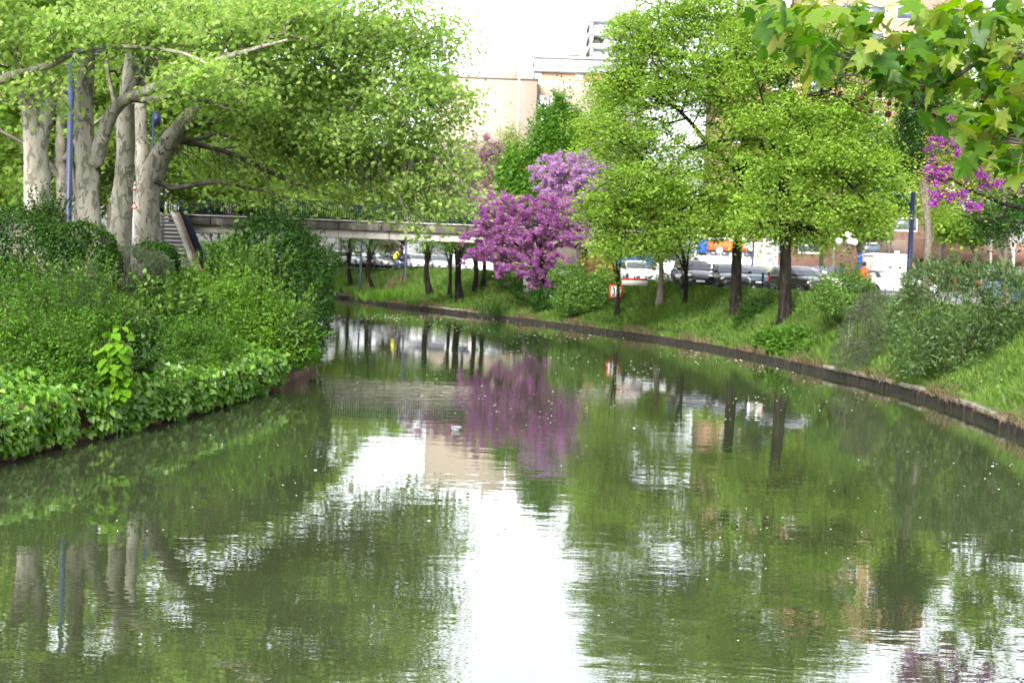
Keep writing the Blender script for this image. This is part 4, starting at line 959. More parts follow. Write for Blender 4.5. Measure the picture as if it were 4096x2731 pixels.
bush('hedge', 'darker hedge between the grey green hedge and the stairs', [E(650, 1050, 48, 60, 75, 1.0), E(600, 1010, 48.5, 60, 40, .9)], 9000, .09, 'leaf', MT['dark_leaf'], 10, shoots=20, slen=.25, cat='hedge', rough=.08, depth=.07)
bush('undergrowth_shrub', 'thin green shrub beside the foot of the plane trunk on the left', [E(210, 900, 45, 60, 70, .7), E(170, 880, 45, 40, 60, .5)], 2200, .1, 'leaf', MT['hedge_leaf'], 14, shoots=40, slen=.8, depth=.3)

def sapling(name, label, x, y, Y, h, n, ls, leafm, seed, spread=.32, arms=5, tmpl='heart'):
    rg = np.random.default_rng(seed)
    b = P(x, y, Y); b[2] = max(gz(b[0], b[1]), .6) - .05
    t = thing(name, label, 'plant', b)
    g = Geo(); tips = []; V = []; ax = []; nm = []
    top = b + np.array([rg.normal(0, .08), 0, h])
    for k in range(arms):
        s = k / max(1, arms - 1); e = b + np.array([math.cos(k * 2.4) * spread * (1.3 - s), math.sin(k * 2.4) * spread * (1.2 - s), h * (.45 + .55 * s)])
        c = crm([b, b * .5 + e * .5 + np.array([0, 0, .1 * h]), e], .12); g.tube(c, np.linspace(.018, .006, len(c)), 5)
        for j in range(n // arms):
            u = rg.uniform(.3, 1.0); q = c[int(u * (len(c) - 1))]
            a = rg.uniform(0, 2 * PI); o = np.array([math.cos(a), math.sin(a), rg.uniform(-.15, .4)])
            V.append(q + o * rg.uniform(.05, .16)); ax.append(np.array([math.cos(a), math.sin(a), -.75])); nm.append(np.array([math.cos(a) * .8, math.sin(a) * .8 - .35, .6]) + rg.normal(0, .2, 3))
    g.build('stem', MT['twig'], t)
    leaves('leaves', np.array(V), ls * rg.uniform(.65, 1.2, len(V)), tmpl, leafm, t, np.array(ax), np.array(nm), rg)
sapling('lime_sapling', 'bright lime green sapling with big heart shaped leaves on the left bank', 455, 1560, 29.6, 1.85, 230, .2, MT['lime_leaf'], 5, .42, 9)
sapling('lime_sapling', 'small green sapling with reddish top leaves in the middle of the left bank', 570, 1290, 35.0, 1.45, 120, .14, MT['light_leaf'], 6, .28, 7)
sapling('leafy_sapling', 'yellow green twigs with long drooping leaves at the left edge', 40, 1230, 30.0, 1.5, 170, .17, MT['lime_leaf'], 7, .55, 8, 'long')

# ivy over the wall
def ivy(name, label, y0, y1, n, seed, ztop=1.15, gaps=()):
    rg = np.random.default_rng(seed)
    e = LE[(LE[:, 1] > y0) & (LE[:, 1] < y1)]; e = crm(e, .1)
    tt = np.gradient(e, axis=0); tt = unit(tt); out = np.stack([tt[:, 1], -tt[:, 0]], 1)
    k = rg.integers(0, len(e), n); u = rg.random(n)
    hang = .5 + .35 * np.sin(e[k][:, 1] * 2.1 + seed) + .2 * np.sin(e[k][:, 1] * 5.3)
    z = np.where(u < .62, .95 - (rg.random(n)) * (.93 - .25 * np.clip(hang, 0, 1) * .6), .95 + rg.random(n) * (ztop - .95))
    top_v = .55 + .45 * np.sin(e[k][:, 1] * 1.9 + 2 * np.sin(e[k][:, 1] * .7 + seed)); low_v = np.clip(.25 * np.sin(e[k][:, 1] * 2.9 + 1.3 * seed), 0, 1)
    z = np.where(u < .62, np.maximum(z, low_v), .92 + (z - .95) * (.2 + 1.3 * top_v))
    d = np.where(u < .62, .12 + .22 * np.sin(np.clip(z, 0, 1) * PI * .8) * rg.random(n) + .08 * np.sin(e[k][:, 1] * 3.7), -rg.random(n) ** 1.2 * 1.3 + .25)
    p = np.column_stack([e[k] + out[k] * d[:, None], z + np.where(u >= .62, np.clip(-d, 0, 2) * .35, 0)])
    keep = np.ones(n, bool)
    for a, b in gaps: keep &= ~((p[:, 1] > a) & (p[:, 1] < b) & (d > -.1) & (z < .82 ))
    o3 = np.column_stack([out[k], np.zeros(n)])
    ax = o3 * .35 + np.array([0, 0, -1.0]) + rg.normal(0, .6, (n, 3)); nm = o3 + np.array([0, 0, .45]) + rg.normal(0, .6, (n, 3))
    t = leaves(name, p[keep], .135 * rg.uniform(.4, 1.35, n)[keep], 'ivy', MT['ivy_leaf'], None, ax[keep], nm[keep], rg)
    return tag(t, label, 'ivy', kind='stuff')
ivy('ivy', 'glossy ivy hanging over the left quay wall down to the water', 23.2, 42.5, 10500, 3, ztop=1.16, gaps=((20, 24.9), (28.3, 28.75)))

# ------------------------------------------------------------------ shrubs of the right bank
bush('oleander_shrub', 'big grey green oleander shrub on the right bank', [E(3800, 1240, 47, 190, 190, 1.6), E(3660, 1300, 47, 120, 150, 1.3), E(3980, 1220, 47, 130, 180, 1.4), E(3720, 1140, 47.5, 110, 90, 1.1), E(3860, 1400, 46.5, 170, 110, 1.2), E(3640, 1420, 46.5, 70, 80, .9), E(4070, 1260, 47.5, 80, 160, 1.2)],
     26000, .17, 'long', MT['oleander_leaf'], 21, shoots=260, slen=.7, rough=.14, nout=.5, up=.7, droop=.5, depth=.16, sup=1.3)
bush('rosemary_shrub', 'grey brown fine leaved shrub left of the oleander', [E(3450, 1330, 54, 90, 130, 1.2), E(3400, 1420, 53, 80, 70, 1.0), E(3520, 1260, 55, 60, 90, 1.0), E(3480, 1220, 56, 60, 50, .9)], 16000, .085, 'long', MT['grey_leaf'], 22, shoots=80, slen=.5, up=.6)
bush('leafy_shrub', 'bright green bush in front of the person in red', [E(3370, 1155, 61, 100, 66, 1.2), E(3440, 1140, 61.5, 50, 55, .8), E(3310, 1185, 61, 70, 55, 1.0), E(3450, 1175, 61.5, 60, 45, 1.0), E(3380, 1220, 60, 110, 45, 1.2)], 9000, .12, 'leaf', MT['mid_leaf'], 23, shoots=70, slen=.7, depth=.25)
bush('ivy_shrub', 'mound of green ivy at the water edge right of the oaks', [E(3180, 1390, 62, 110, 75, 1.0), E(3260, 1430, 60, 90, 60, .9), E(3080, 1370, 64, 70, 50, .8)], 8000, .13, 'ivy', MT['shrub_leaf'], 24, shoots=30, slen=.4, zlo=.1)
bush('leafy_shrub', 'brown green low bramble between the two oak trunks', [E(3040, 1240, 71, 80, 50, 1.0), E(3000, 1290, 70.5, 70, 45, .9), E(3230, 1250, 68, 80, 45, 1.0)], 6000, .11, 'leaf', MT['hedge_leaf'], 25, shoots=60, slen=.5, depth=.2)
bush('dogwood_shrub', 'layered pale green dogwood shrub right of the bridge pier', [E(2330, 1140, 88, 110, 50, 1.6), E(2270, 1100, 88.5, 80, 40, 1.4), E(2390, 1190, 87.5, 70, 50, 1.2), E(2300, 1200, 87.5, 100, 55, 1.4), E(2420, 1110, 89, 60, 40, 1.2)], 11000, .15, 'leaf', MT['mid_leaf'], 26, shoots=60, slen=.6, depth=.25)
bush('leafy_shrub', 'dark shrub in the shade at the foot of the purple tree', [E(2200, 1200, 93, 90, 50, 1.2), E(2110, 1170, 96, 70, 30, 1.0)], 5000, .13, 'leaf', MT['dark_leaf'], 27, shoots=20, slen=.4)
bush('conifer_shrub', 'low dark conifer spreading under the purple tree by the pier', [E(2000, 1100, 108, 90, 26, 1.2), E(2060, 1130, 106, 80, 26, 1.0)], 4500, .12, 'long', MT['dark_leaf'], 28, shoots=30, slen=.6, sup=.1)
bush('leafy_shrub', 'orange tinted bush beside the thin dark trunk', [E(2380, 1060, 100, 60, 45, 1.2), E(2420, 1100, 99, 50, 40, 1.0)], 3500, .14, 'leaf', leafmat('orange_leaf', [(.3, .16, .07), (.4, .22, .1), (.28, .24, .08)], .35), 29, shoots=20, slen=.4)
bush('flowering_shrub', 'white flowering shrub in front of the white boards', [E(3070, 1090, 92, 55, 22, .7), E(3030, 1080, 92, 30, 18, .6)], 2600, .1, 'leaf', leafmat('white_blossom', [(.5, .55, .35), (.7, .7, .6), (.2, .3, .1)], .3), 30, shoots=10, slen=.3)
bush('yellow_shrub', 'yellow green bush behind the dark bollards', [E(3060, 1130, 90, 45, 30, .6)], 1800, .1, 'leaf', MT['lime_leaf'], 31, shoots=8, slen=.2)
# more kinds mixed into the left bank
for k, (nm_, lab, el, n_, ls_, tm_, mt_, sh_, sl_) in enumerate([
    ('bramble', 'arching bramble sprays over the fine leaved shrub, middle of the left bank', [E(690, 1310, 38.5, 110, 60, 1.0)], 2200, .12, 'heart', 'mid_leaf', 60, 1.2),
    ('elder_shrub', 'taller blue green weed shrub between the hedge and the lime sapling', [E(330, 1210, 37, 90, 60, .9)], 2600, .11, 'long', 'oleander_leaf', 60, 1.1),
    ('nettle_patch', 'yellow green nettles at the water side of the light green shrub', [E(1180, 1330, 43, 60, 60, .7), E(1090, 1240, 44, 70, 40, .7)], 3000, .13, 'leaf', 'mid_leaf', 50, .9),
    ('nettle_patch', 'bright young weeds above the ivy at the left edge of the photo', [E(110, 1585, 28.4, 130, 36, .7)], 3200, .09, 'leaf', 'light_leaf', 50, .4),
    ('bramble', 'loose dark bramble left of the fine leaved shrub', [E(520, 1500, 31.5, 80, 60, .6), E(560, 1400, 33, 60, 60, .6)], 3600, .10, 'ivy', 'hedge_leaf', 40, .8),
    ('elder_shrub', 'leafy shoots sticking up in front of the dark waterside shrub', [E(1010, 1130, 47, 120, 60, 1.0)], 2400, .13, 'leaf', 'mid_leaf', 70, 1.2)]):
    bush(nm_, lab, el, n_, ls_, tm_, MT[mt_], 200 + k, shoots=sh_, slen=sl_, depth=.35, rough=.3)
bush('hedge', 'green hedge under the bridge between the stairs and the dark shrub', [E(830, 1030, 108, 90, 60, 2), E(960, 1020, 110, 110, 70, 2), E(1120, 1030, 114, 120, 60, 2), E(1260, 1040, 122, 110, 50, 2)], 12000, .22, 'leaf', MT['mid_leaf'], 230, shoots=40, slen=.8, cat='hedge', zlo=1.0)
# strap leaved clumps at the foot of the far bank
def reeds(label, x, y, z, n, h, seed, w_=1.2, m='mid_leaf'):
    rg = np.random.default_rng(seed); b = W(x, y, z); b[2] = gz(b[0], b[1])
    p = b + np.column_stack([rg.normal(0, w_ * .5, n), rg.normal(0, w_ * .35, n), np.zeros(n)]); p[:, 2] = np.maximum(ground_h(p[:, :2]), .2) - .03
    ax = np.column_stack([rg.normal(0, .35, n), rg.normal(0, .35, n), np.ones(n)]); nm = rg.normal(size=(n, 3))
    t = thing('reed_clump', label, 'plant', b)
    leaves('blades', p, h * rg.uniform(.6, 1.2, n), 'blade', MT[m], t, ax, nm, rg)
reeds('clump of dark strap leaves at the water edge left of the pier', 1985, 1240, .6, 260, 1.1, 1, 1.6, 'hedge_leaf')
reeds('clump of broad green leaves on the opposite bank below the cyclist', 1545, 1170, 1.0, 320, 1.2, 2, 2.4, 'light_leaf')
reeds('brown dry reed stems above the green clump below the cyclist', 1580, 1150, 1.2, 40, 1.8, 3, 2.2, 'dry_grass')

# ------------------------------------------------------------------ grass
def weeds(name, label, n, ls, m, seed, fy, tm='leaf', hi=.35):
    rg = np.random.default_rng(seed); e = crm(RE[(RE[:, 1] > fy[0]) & (RE[:, 1] < fy[1])], .3); out = offset_edge(e, 1.0, 1) - e
    c = rg.integers(0, len(e), n // 14); k = np.repeat(c, 14); m_ = len(k); dd = rg.random(len(c)); d = np.repeat(dd, 14) * bank_w(e[k][:, 1]) + .2
    q = e[k] + out[k] * d[:, None] + rg.normal(0, .16, (m_, 2)); z = np.maximum(ground_h(q), .25) + rg.uniform(.1, hi, m_)
    return tag(leaves(name, np.column_stack([q, z]), ls * rg.uniform(.6, 1.3, m_), tm, MT[m], None, None, None, rg), label, 'weeds', kind='stuff')
weeds('weeds', 'broad leaved weeds scattered through the grass of the right bank', 9000, .13, 'shrub_leaf', 1, (30, 160))
weeds('weeds', 'darker weeds and brambles in the turf under the oaks', 7000, .12, 'hedge_leaf', 2, (58, 86))
weeds('wildflowers', 'tiny yellow flowers dotted in the grass of the right bank', 900, .06, 'flower_yellow', 3, (32, 110), hi=.55)
def grass(name, label, n, h, wd, m, seed, fy, dlo, dhi, lean=.35, edge=RE, sgn=1, dist=None, patch=False):
    rg = np.random.default_rng(seed)
    e = edge[(edge[:, 1] > fy[0]) & (edge[:, 1] < fy[1])]; e = crm(e, .25); tt = unit(np.gradient(e, axis=0)); out = np.stack([tt[:, 1], -tt[:, 0]], 1) * sgn
    k = rg.integers(0, len(e), n); wdt = bank_w(e[k][:, 1]) if sgn > 0 else np.full(n, 6.0)
    d = dlo + (rg.random(n)) * ((wdt + dhi) - dlo) if dist is None else rg.uniform(dist[0], dist[1], n)
    q = e[k] + out[k] * d[:, None] + rg.normal(0, .12, (n, 2))
    dr = seg_dist(q, edge[::3]); keep = (dr > .08 if dist is None else dr > -1); q = q[keep]; n = len(q); k = k[keep]
    z = ground_h(q); z = np.maximum(z, .26 if sgn > 0 else .5)
    tuft = .55 + .45 * np.sin(q[:, 0] * 1.9 + 1.1 * np.sin(q[:, 1] * 1.3)) * np.sin(q[:, 1] * 1.7 + .5)
    hh = h * rg.uniform(.5, 1.25, n) * (.6 + .6 * tuft)
    if patch: hh *= np.clip(.55 + .8 * np.sin(q[:, 1] * .9) + .4 * np.sin(q[:, 1] * 2.7 + 1), .12, 1.3)
    a = rg.uniform(0, 2 * PI, n); b = np.stack([np.cos(a), np.sin(a), np.zeros(n)], 1) * wd / 2
    ln = np.column_stack([rg.normal(0, lean, n), rg.normal(0, lean, n), np.zeros(n)]) - np.column_stack([out[k] * .25, np.zeros(n)])
    p = np.column_stack([q, z - .02])
    mid = p + (np.array([0, 0, 1]) * .6 + ln * .3) * hh[:, None]; tip = p + (np.array([0, 0, .95]) + ln) * hh[:, None]
    V = np.stack([p - b, p + b, mid + b * .7, mid - b * .7, tip], 1).reshape(-1, 3); o = np.arange(n)[:, None] * 5
    return tag(mesh_np(name, V, [o + np.array([[0, 1, 2, 3]]), o + np.array([[3, 2, 4]])], m), label, 'grass', kind='stuff')
grass('grass', 'long green grass on the right bank slope', 95000, .36, .035, MT['grass'], 1, (28, 92), .1, .2)
grass('grass', 'long green grass on the opposite bank under the bridge', 60000, .42, .05, MT['grass'], 2, (90, 165), .1, .2)
grass('dry_grass', 'dry straw coloured grass hanging over the quay edge', 15000, .34, .03, MT['dry_grass'], 3, (30, 140), 0, 0, lean=.75, dist=(-.10, .6), patch=True)
grass('grass', 'short grass on the slope of the left bank', 30000, .35, .03, MT['grass'], 4, (22, 60), .4, 1, edge=LE, sgn=-1)

# ------------------------------------------------------------------ cars
def build_car(L=4.1, Wd=1.76, H=1.48, hood=.98, style='hatch'):
    """front towards -Y; a root with body, glass, wheels, lights and trim"""
    hw = Wd / 2; f = -L / 2; r = L / 2
    root = thing('parked_car', 'car', 'car', (0, 0, 0))
    van = style == 'van'
    st = [(f, .70, .30, .60), (f + .08, .86, .22, .72), (f + .35, .96, .19, .83), (f + (.7 if van else .85), 1.0, .19, hood - .05), (f + (.95 if van else 1.2), 1.0, .19, hood), (0.3, 1.0, .19, hood + .03), (r - .5, .99, .21, hood + .05), (r - .1, .92, .26, hood), (r, .80, .36, hood - .16)]
    V = []; F = []
    for y, k, zl, zt in st:
        w_ = hw * k
        ring = [(-w_ * .80, zl), (-w_ * .97, zl + .12), (-w_, zl + (zt - zl) * .5), (-w_ * .97, zt - .10), (-w_ * .86, zt - .015), (-w_ * .3, zt + .02), (w_ * .3, zt + .02), (w_ * .86, zt - .015), (w_ * .97, zt - .10), (w_, zl + (zt - zl) * .5), (w_ * .97, zl + .12), (w_ * .80, zl)]
        V += [(x, y, z) for x, z in ring]
    n = 12
    for i in range(len(st) - 1):
        for j in range(n):
            j2 = (j + 1) % n; F.append((i * n + j, (i + 1) * n + j, (i + 1) * n + j2, i * n + j2))
    F.append(tuple(range(n))); F.append(tuple(range(len(V) - 1, len(V) - 1 - n, -1)))
    g = Geo().add(V, F)
    # cabin rings: z, front y, rear y, half width
    fb, ft = (f + .75, f + 1.25) if van else (f + 1.12, f + 1.95)
    rb, rt = {'hatch': (r - .08, r - .55), 'estate': (r - .05, r - .30), 'van': (r - .03, r - .12), 'old': (r - .15, r - .65), 'suv': (r - .05, r - .35)}[style]
    zb = hood - .02; rw = hw * (.80 if not van else .88)
    rings = [(zb, fb, rb, hw * .93), (zb + (H - zb) * .55, fb + (ft - fb) * .55, rb + (rt - rb) * .45, (hw * .93 + rw) / 2 + .02), (H - .09, ft - .04, rt + .04, rw), (H - .02, ft + .14, rt - .12, rw - .10), (H, ft + .5, rt - .4, rw - .35)]
    V = []; F = []
    for z, a, b, w_ in rings:
        bow = .10 if not van else .05
        V += [(-w_, a + bow, z), (-w_ * .5, a, z), (w_ * .5, a, z), (w_, a + bow, z), (w_, b - .05, z), (w_ * .5, b, z), (-w_ * .5, b, z), (-w_, b - .05, z)]
    for i in range(len(rings) - 1):
        for j in range(8):
            j2 = (j + 1) % 8; F.append((i * 8 + j, i * 8 + j2, (i + 1) * 8 + j2, (i + 1) * 8 + j))
    k = (len(rings) - 1) * 8; F.append(tuple(range(k, k + 8)))
    g.add(V, F)
    body = g.build('body', PAINT['silver'], root, smooth=False, bevel=.05, angle=25)
    def pane(name, pts, m, off, par=root):
        p = np.array(pts, float); c = p.mean(0); nn = np.cross(p[1] - p[0], p[2] - p[0]); nn /= np.linalg.norm(nn)
        if np.dot(nn, c - np.array([0, 0, .8])) < 0: nn = -nn
        q = np.concatenate([p + nn * off, p - nn * .01]); m_ = len(p)
        gg = Geo().add(q, [tuple(range(m_)), tuple(range(2 * m_ - 1, m_ - 1, -1))] + [(i, (i + 1) % m_, m_ + (i + 1) % m_, m_ + i) for i in range(m_)])
        return gg.build(name, m, par)
    def lerp3(a, b, u): return tuple(np.array(a) * (1 - u) + np.array(b) * u)
    R = [np.array(V[i * 8:(i + 1) * 8]) for i in range(3)]
    # windscreen: two tiers, three columns, as one mesh
    gw = Geo()
    def wind(ids, sgn):
        for i in range(2):
            for a, b in zip(ids[:-1], ids[1:]):
                p = [R[i][a], R[i][b], R[i + 1][b], R[i + 1][a]]
                if i == 0: p[0] = p[0] * .9 + p[3] * .1; p[1] = p[1] * .9 + p[2] * .1
                gw.add(np.array(p) + np.array([0, sgn * .022, .012]), [(0, 1, 2, 3)])
    wind([0, 1, 2, 3], -1); gw.build('windscreen', MT['car_glass'], root)
    gw = Geo(); wind([4, 5, 6, 7], 1); gw.build('rear_window', MT['car_glass'], root)
    for s in (-1, 1):
        a0, a1, a2 = (R[0][0], R[1][0], R[2][0]) if s < 0 else (R[0][3], R[1][3], R[2][3])
        b0, b1, b2 = (R[0][7], R[1][7], R[2][7]) if s < 0 else (R[0][4], R[1][4], R[2][4])
        for u0, u1 in ((.08, .47), (.51, .9)) if not van else ((.05, .28),):
            q = [lerp3(a0, b0, u0), lerp3(a0, b0, u1), lerp3(a1, b1, u1), lerp3(a2, b2, min(u1, .9)), lerp3(a2, b2, u0 * .8 + .03), lerp3(a1, b1, u0)]
            q = np.array(q); q[0][2] += .05; q[1][2] += .05
            q[:, 0] += s * .022
            Geo().add(q, [(0, 1, 2, 5), (5, 2, 3, 4)]).build('side_window', MT['car_glass'], root)
        q = np.array(lerp3(a0, b0, .1)) + np.array([s * .14, -.02, .06])
        Geo().box(q, (.2, .13, .14)).build('mirror', MT['plastic'], root, bevel=.03)
        gh = Geo().ball((s * hw * .72, f + .22, hood - .33), .19, 10, 7, (1.05, .75, .55)); gh.build('headlight', MT['lens'], root, smooth=True)
        Geo().box((s * hw * .80, r - .06, hood - .2), (.2, .14, .3)).build('taillight', MT['taillight'], root, bevel=.02)
        for yy in (f + .82, r - .78):
            rad = .31 if style != 'suv' else .35
            ga = Geo().lathe((s * (hw - .02), yy, rad), [(rad + .07, -.03), (rad + .07, .035), (rad + .03, .04)], 22, (s, 0, 0)); ga.build('wheel_arch', MT['plastic'], root)
            gt = Geo().lathe((s * (hw - .12), yy, rad), [(rad * .6, -.1), (rad * .97, -.09), (rad, -.04), (rad, .12), (rad * .95, .19), (rad * .66, .20)], 22, (s, 0, 0)); wh = gt.build('wheel', MT['rubber'], root, smooth=True)
            gr = Geo().lathe((s * (hw - .12), yy, rad), [(rad * .66, .10), (rad * .66, .205), (rad * .58, .19), (rad * .2, .17), (rad * .14, .215)], 22, (s, 0, 0))
            gr.build('rim', MT['rim'], wh)
    Geo().box((0, f + .03, .47), (hw * 1.1, .12, .13)).build('grille', MT['plastic'], root, bevel=.02)
    Geo().box((0, f + .05, .29), (hw * 1.5, .14, .14)).build('lower_bumper', MT['plastic'], root, bevel=.02)
    Geo().box((0, f - .035, .43), (.5, .02, .11)).build('number_plate', MT['white'], root)
    return root
CARS = {'hatch': build_car(), 'suv': build_car(4.3, 1.82, 1.64, 1.06, 'suv'), 'old': build_car(3.8, 1.64, 1.42, .95, 'old'), 'estate': build_car(4.4, 1.78, 1.52, .98, 'estate'), 'van': build_car(4.9, 1.95, 2.15, 1.15, 'van')}
used = set()
def car(style, paint, px, Y, rot, label, lower=None, group='cars parked in the car park', z=TOP):
    c = CARS[style]
    if style in used: c = copy_tree(c)
    used.add(style)
    X = (px - 2048) / FPX * Y
    c.location = (X, Y, z + .008); c.rotation_euler = (0, 0, math.radians(rot))
    tag(c, label, 'van' if style == 'van' else 'car', group)
    for ch in c.children:
        if ch.name.split('.')[0] == 'body':
            ch.material_slots[0].link = 'OBJECT'; ch.material_slots[0].material = PAINT[paint]
    return c
car('hatch', 'black', 2912, 80, 0, 'black hatchback with big headlights behind the first oak trunk')
car('suv', 'black', 2762, 83, 4, 'black car half hidden behind the grey stump')
car('old', 'teal', 3003, 89, 2, 'older dark teal hatchback between the two oak trunks')
car('hatch', 'brown', 3195, 74, 21, 'dark brown car behind the second oak trunk')
car('estate', 'white', 3230, 96, 75, 'white car with a low roof behind the dark brown car')
car('estate', 'white', 3575, 82, 84, 'white estate car behind the oleander shrub, person in red beside it')
car('suv', 'bluegrey', 4085, 64, 20, 'blue grey car at the right edge behind the oleander shrub')
car('hatch', 'white', 2536, 90, 8, 'white rounded hatchback left of the brown trunk under the oak')
car('suv', 'silver', 2735, 97, 72, 'silver car seen from the side behind the slender forked tree')
GL = 'cars parked in a row under the bridge'
car('hatch', 'white', 1662, 135, 14, 'white hatchback with a black mouth, rightmost clear car under the bridge', group=GL)
car('hatch', 'navy', 1597, 138, 18, 'dark blue car beside the white hatchback behind the cyclist', group=GL)
car('hatch', 'silver', 1537, 140, 20, 'silver car left of the cyclist', group=GL)
car('hatch', 'brown', 1482, 143, 22, 'dark car behind the dark trunk leaning left', group=GL)
car('suv', 'silver', 1432, 146, 22, 'silver blue car at the left of the row under the bridge', group=GL)
car('hatch', 'silver', 1745, 131, 15, 'silver car right of the tall dark trunk', group=GL)
car('van', 'white', 1840, 132, 18, 'white van behind the forked black trunk', group=GL)
car('hatch', 'white', 1962, 124, 50, 'white car half covered by the purple blossom', group=GL)
car('estate', 'grey', 1350, 150, 32, 'grey car at the far left end behind leaves', group=GL)

# ------------------------------------------------------------------ buildings
def windows(t, rects, y, m=None, fr=None, dep=.25, pane=True):
    """rects in world (x0, z0, x1, z1) on the wall plane y facing the camera: frame with its pane set back"""
    for x0, z0, x1, z1 in rects:
        g = Geo(); c = ((x0 + x1) / 2, (z0 + z1) / 2); w_, h = x1 - x0, z1 - z0
        g.box((c[0], y - .06, z1 - .06), (w_, .14, .12)); g.box((c[0], y - .06, z0 + .06), (w_, .14, .12))
        for x in np.linspace(x0 + .06, x1 - .06, max(2, int(w_ / 1.6) + 1)): g.box((x, y - .06, c[1]), (.1, .14, h - .24))
        f = g.build('window', fr or MT['white'], t)
        if pane:
            Geo().box((c[0], y - .03, c[1]), (w_ - .1, .05, h - .1)).build('pane', m or MT['window'], f)
def px2(x, y, Y): q = P(x, y, Y); return q[0], q[2]
def beige_building():
    Y = 220.0
    x0, z1 = px2(1905, 316, Y); x1, _ = px2(2150, 316, Y); x2, _ = px2(2370, 330, Y)
    t = thing('apartment_building', 'beige apartment building with blank side wall and corner balconies', 'building', ((x0 + x1) / 2, Y, 2.7))
    zr = px2(2040, 318, Y)[1]
    g = Geo(); g.box(((x0 + x1) / 2 - 3, Y + 7, (2.7 + zr) / 2), (x1 - x0 + 6, 14, zr - 2.7)); g.build('wall', MT['beige_wall'], t)
    zb = px2(2260, 340, Y + 5)[1]
    g = Geo(); g.box(((x1 + x2) / 2 + 1.5, Y + 10, (2.7 + zb) / 2), (x2 - x1 + 3, 10, zb - 2.7)); g.build('wall', MT['cream_wall'], t)
    g = Geo(); g.box(((x0 + x1) / 2 - 3, Y + 7, zr + .15), (x1 - x0 + 6.3, 14.3, .3)); g.build('parapet', MT['cream_wall'], t)
    a = px2(1985, 296, Y + 4); b = px2(2070, 316, Y + 4)
    g = Geo(); g.box(((a[0] + b[0]) / 2, Y + 6, a[1] - .6), (b[0] - a[0], 5, 2.2)); g.build('roof_house', MT['beige_wall'], t)
    xa = px2(2074, 400, Y)[0]
    g = Geo(); g.cyl((xa, Y - .12, 2.8), (xa, Y - .12, zr + 1.6), .1, 8); g.build('downpipe', MT['window_pale'], t)
    for yy in (432, 502, 572, 640):
        q0 = px2(2150, yy, Y + 2.5); q1 = px2(2212, yy, Y + 2.5)
        g = Geo(); g.box(((q0[0] + q1[0]) / 2, Y + 3.2, q0[1] - .12), (q1[0] - q0[0], 3.2, .24)); bal = g.build('balcony', MT['concrete_pale'], t)
        g = Geo(); g.box(((q0[0] + q1[0]) / 2, Y + 1.65, q0[1] + .55), (q1[0] - q0[0], .08, 1.0)); g.box((q1[0] - .05, Y + 3.2, q0[1] + .55), (.08, 3.0, 1.0)); g.build('balcony_railing', MT['white'], bal)
        g = Geo(); g.box((q0[0] + .75, Y + 4.96, q0[1] + 1.15), (1.0, .1, 2.1)); g.build('balcony_door', MT['window_pale'] if yy < 450 else MT['window'], t)
        g = Geo(); g.box((q0[0] + 2.0, Y + 4.95, q0[1] + 1.5), (.8, .1, 1.2)); g.build('window', MT['window_pale'], t)
beige_building()
def brick_top_building():
    Y = 262.0
    t = thing('apartment_building', 'white roofed building with an orange brick storey behind the beige one', 'building', (P(2300, 300, Y)[0], Y, 2.7))
    def slab(x0, y0, x1, y1, dy, dep, m, name):
        a = px2(x0, y0, Y + dy); b = px2(x1, y1, Y + dy)
        g = Geo(); zt, zb = a[1], px2(x0, y1, Y + dy)[1]; g.box(((a[0] + b[0]) / 2, Y + dy + dep / 2, (zt + zb) / 2), (b[0] - a[0], dep, zt - zb)); g.build(name, m, t)
    slab(2142, 285, 2520, 322, 0, 18, MT['brick_pale'], 'wall'); slab(2136, 268, 2530, 285, -1.0, 20, MT['white_wall'], 'cornice')
    slab(2150, 322, 2530, 900, -.6, 19, MT['white_wall'], 'wall'); slab(2138, 228, 2540, 268, 4, 14, MT['white_wall'], 'roof_storey')
    slab(2134, 222, 2545, 229, 3.6, 15, MT['concrete_pale'], 'parapet')
    for x0, x1 in ((2302, 2332), (2440, 2470), (2140, 2166)):
        a = px2(x0, 284, Y); b = px2(x1, 318, Y); windows(t, [(a[0], b[1], b[0], a[1])], Y, MT['window_pale'])
    q = px2(2290, 214, Y + 8); g = Geo(); g.box((q[0], Y + 9, q[1]), (2.6, 2, .9)); g.box((q[0] - 3.5, Y + 9, q[1] - .1), (.8, 1, 1.2)); g.build('roof_vent', MT['concrete'], t)
brick_top_building()
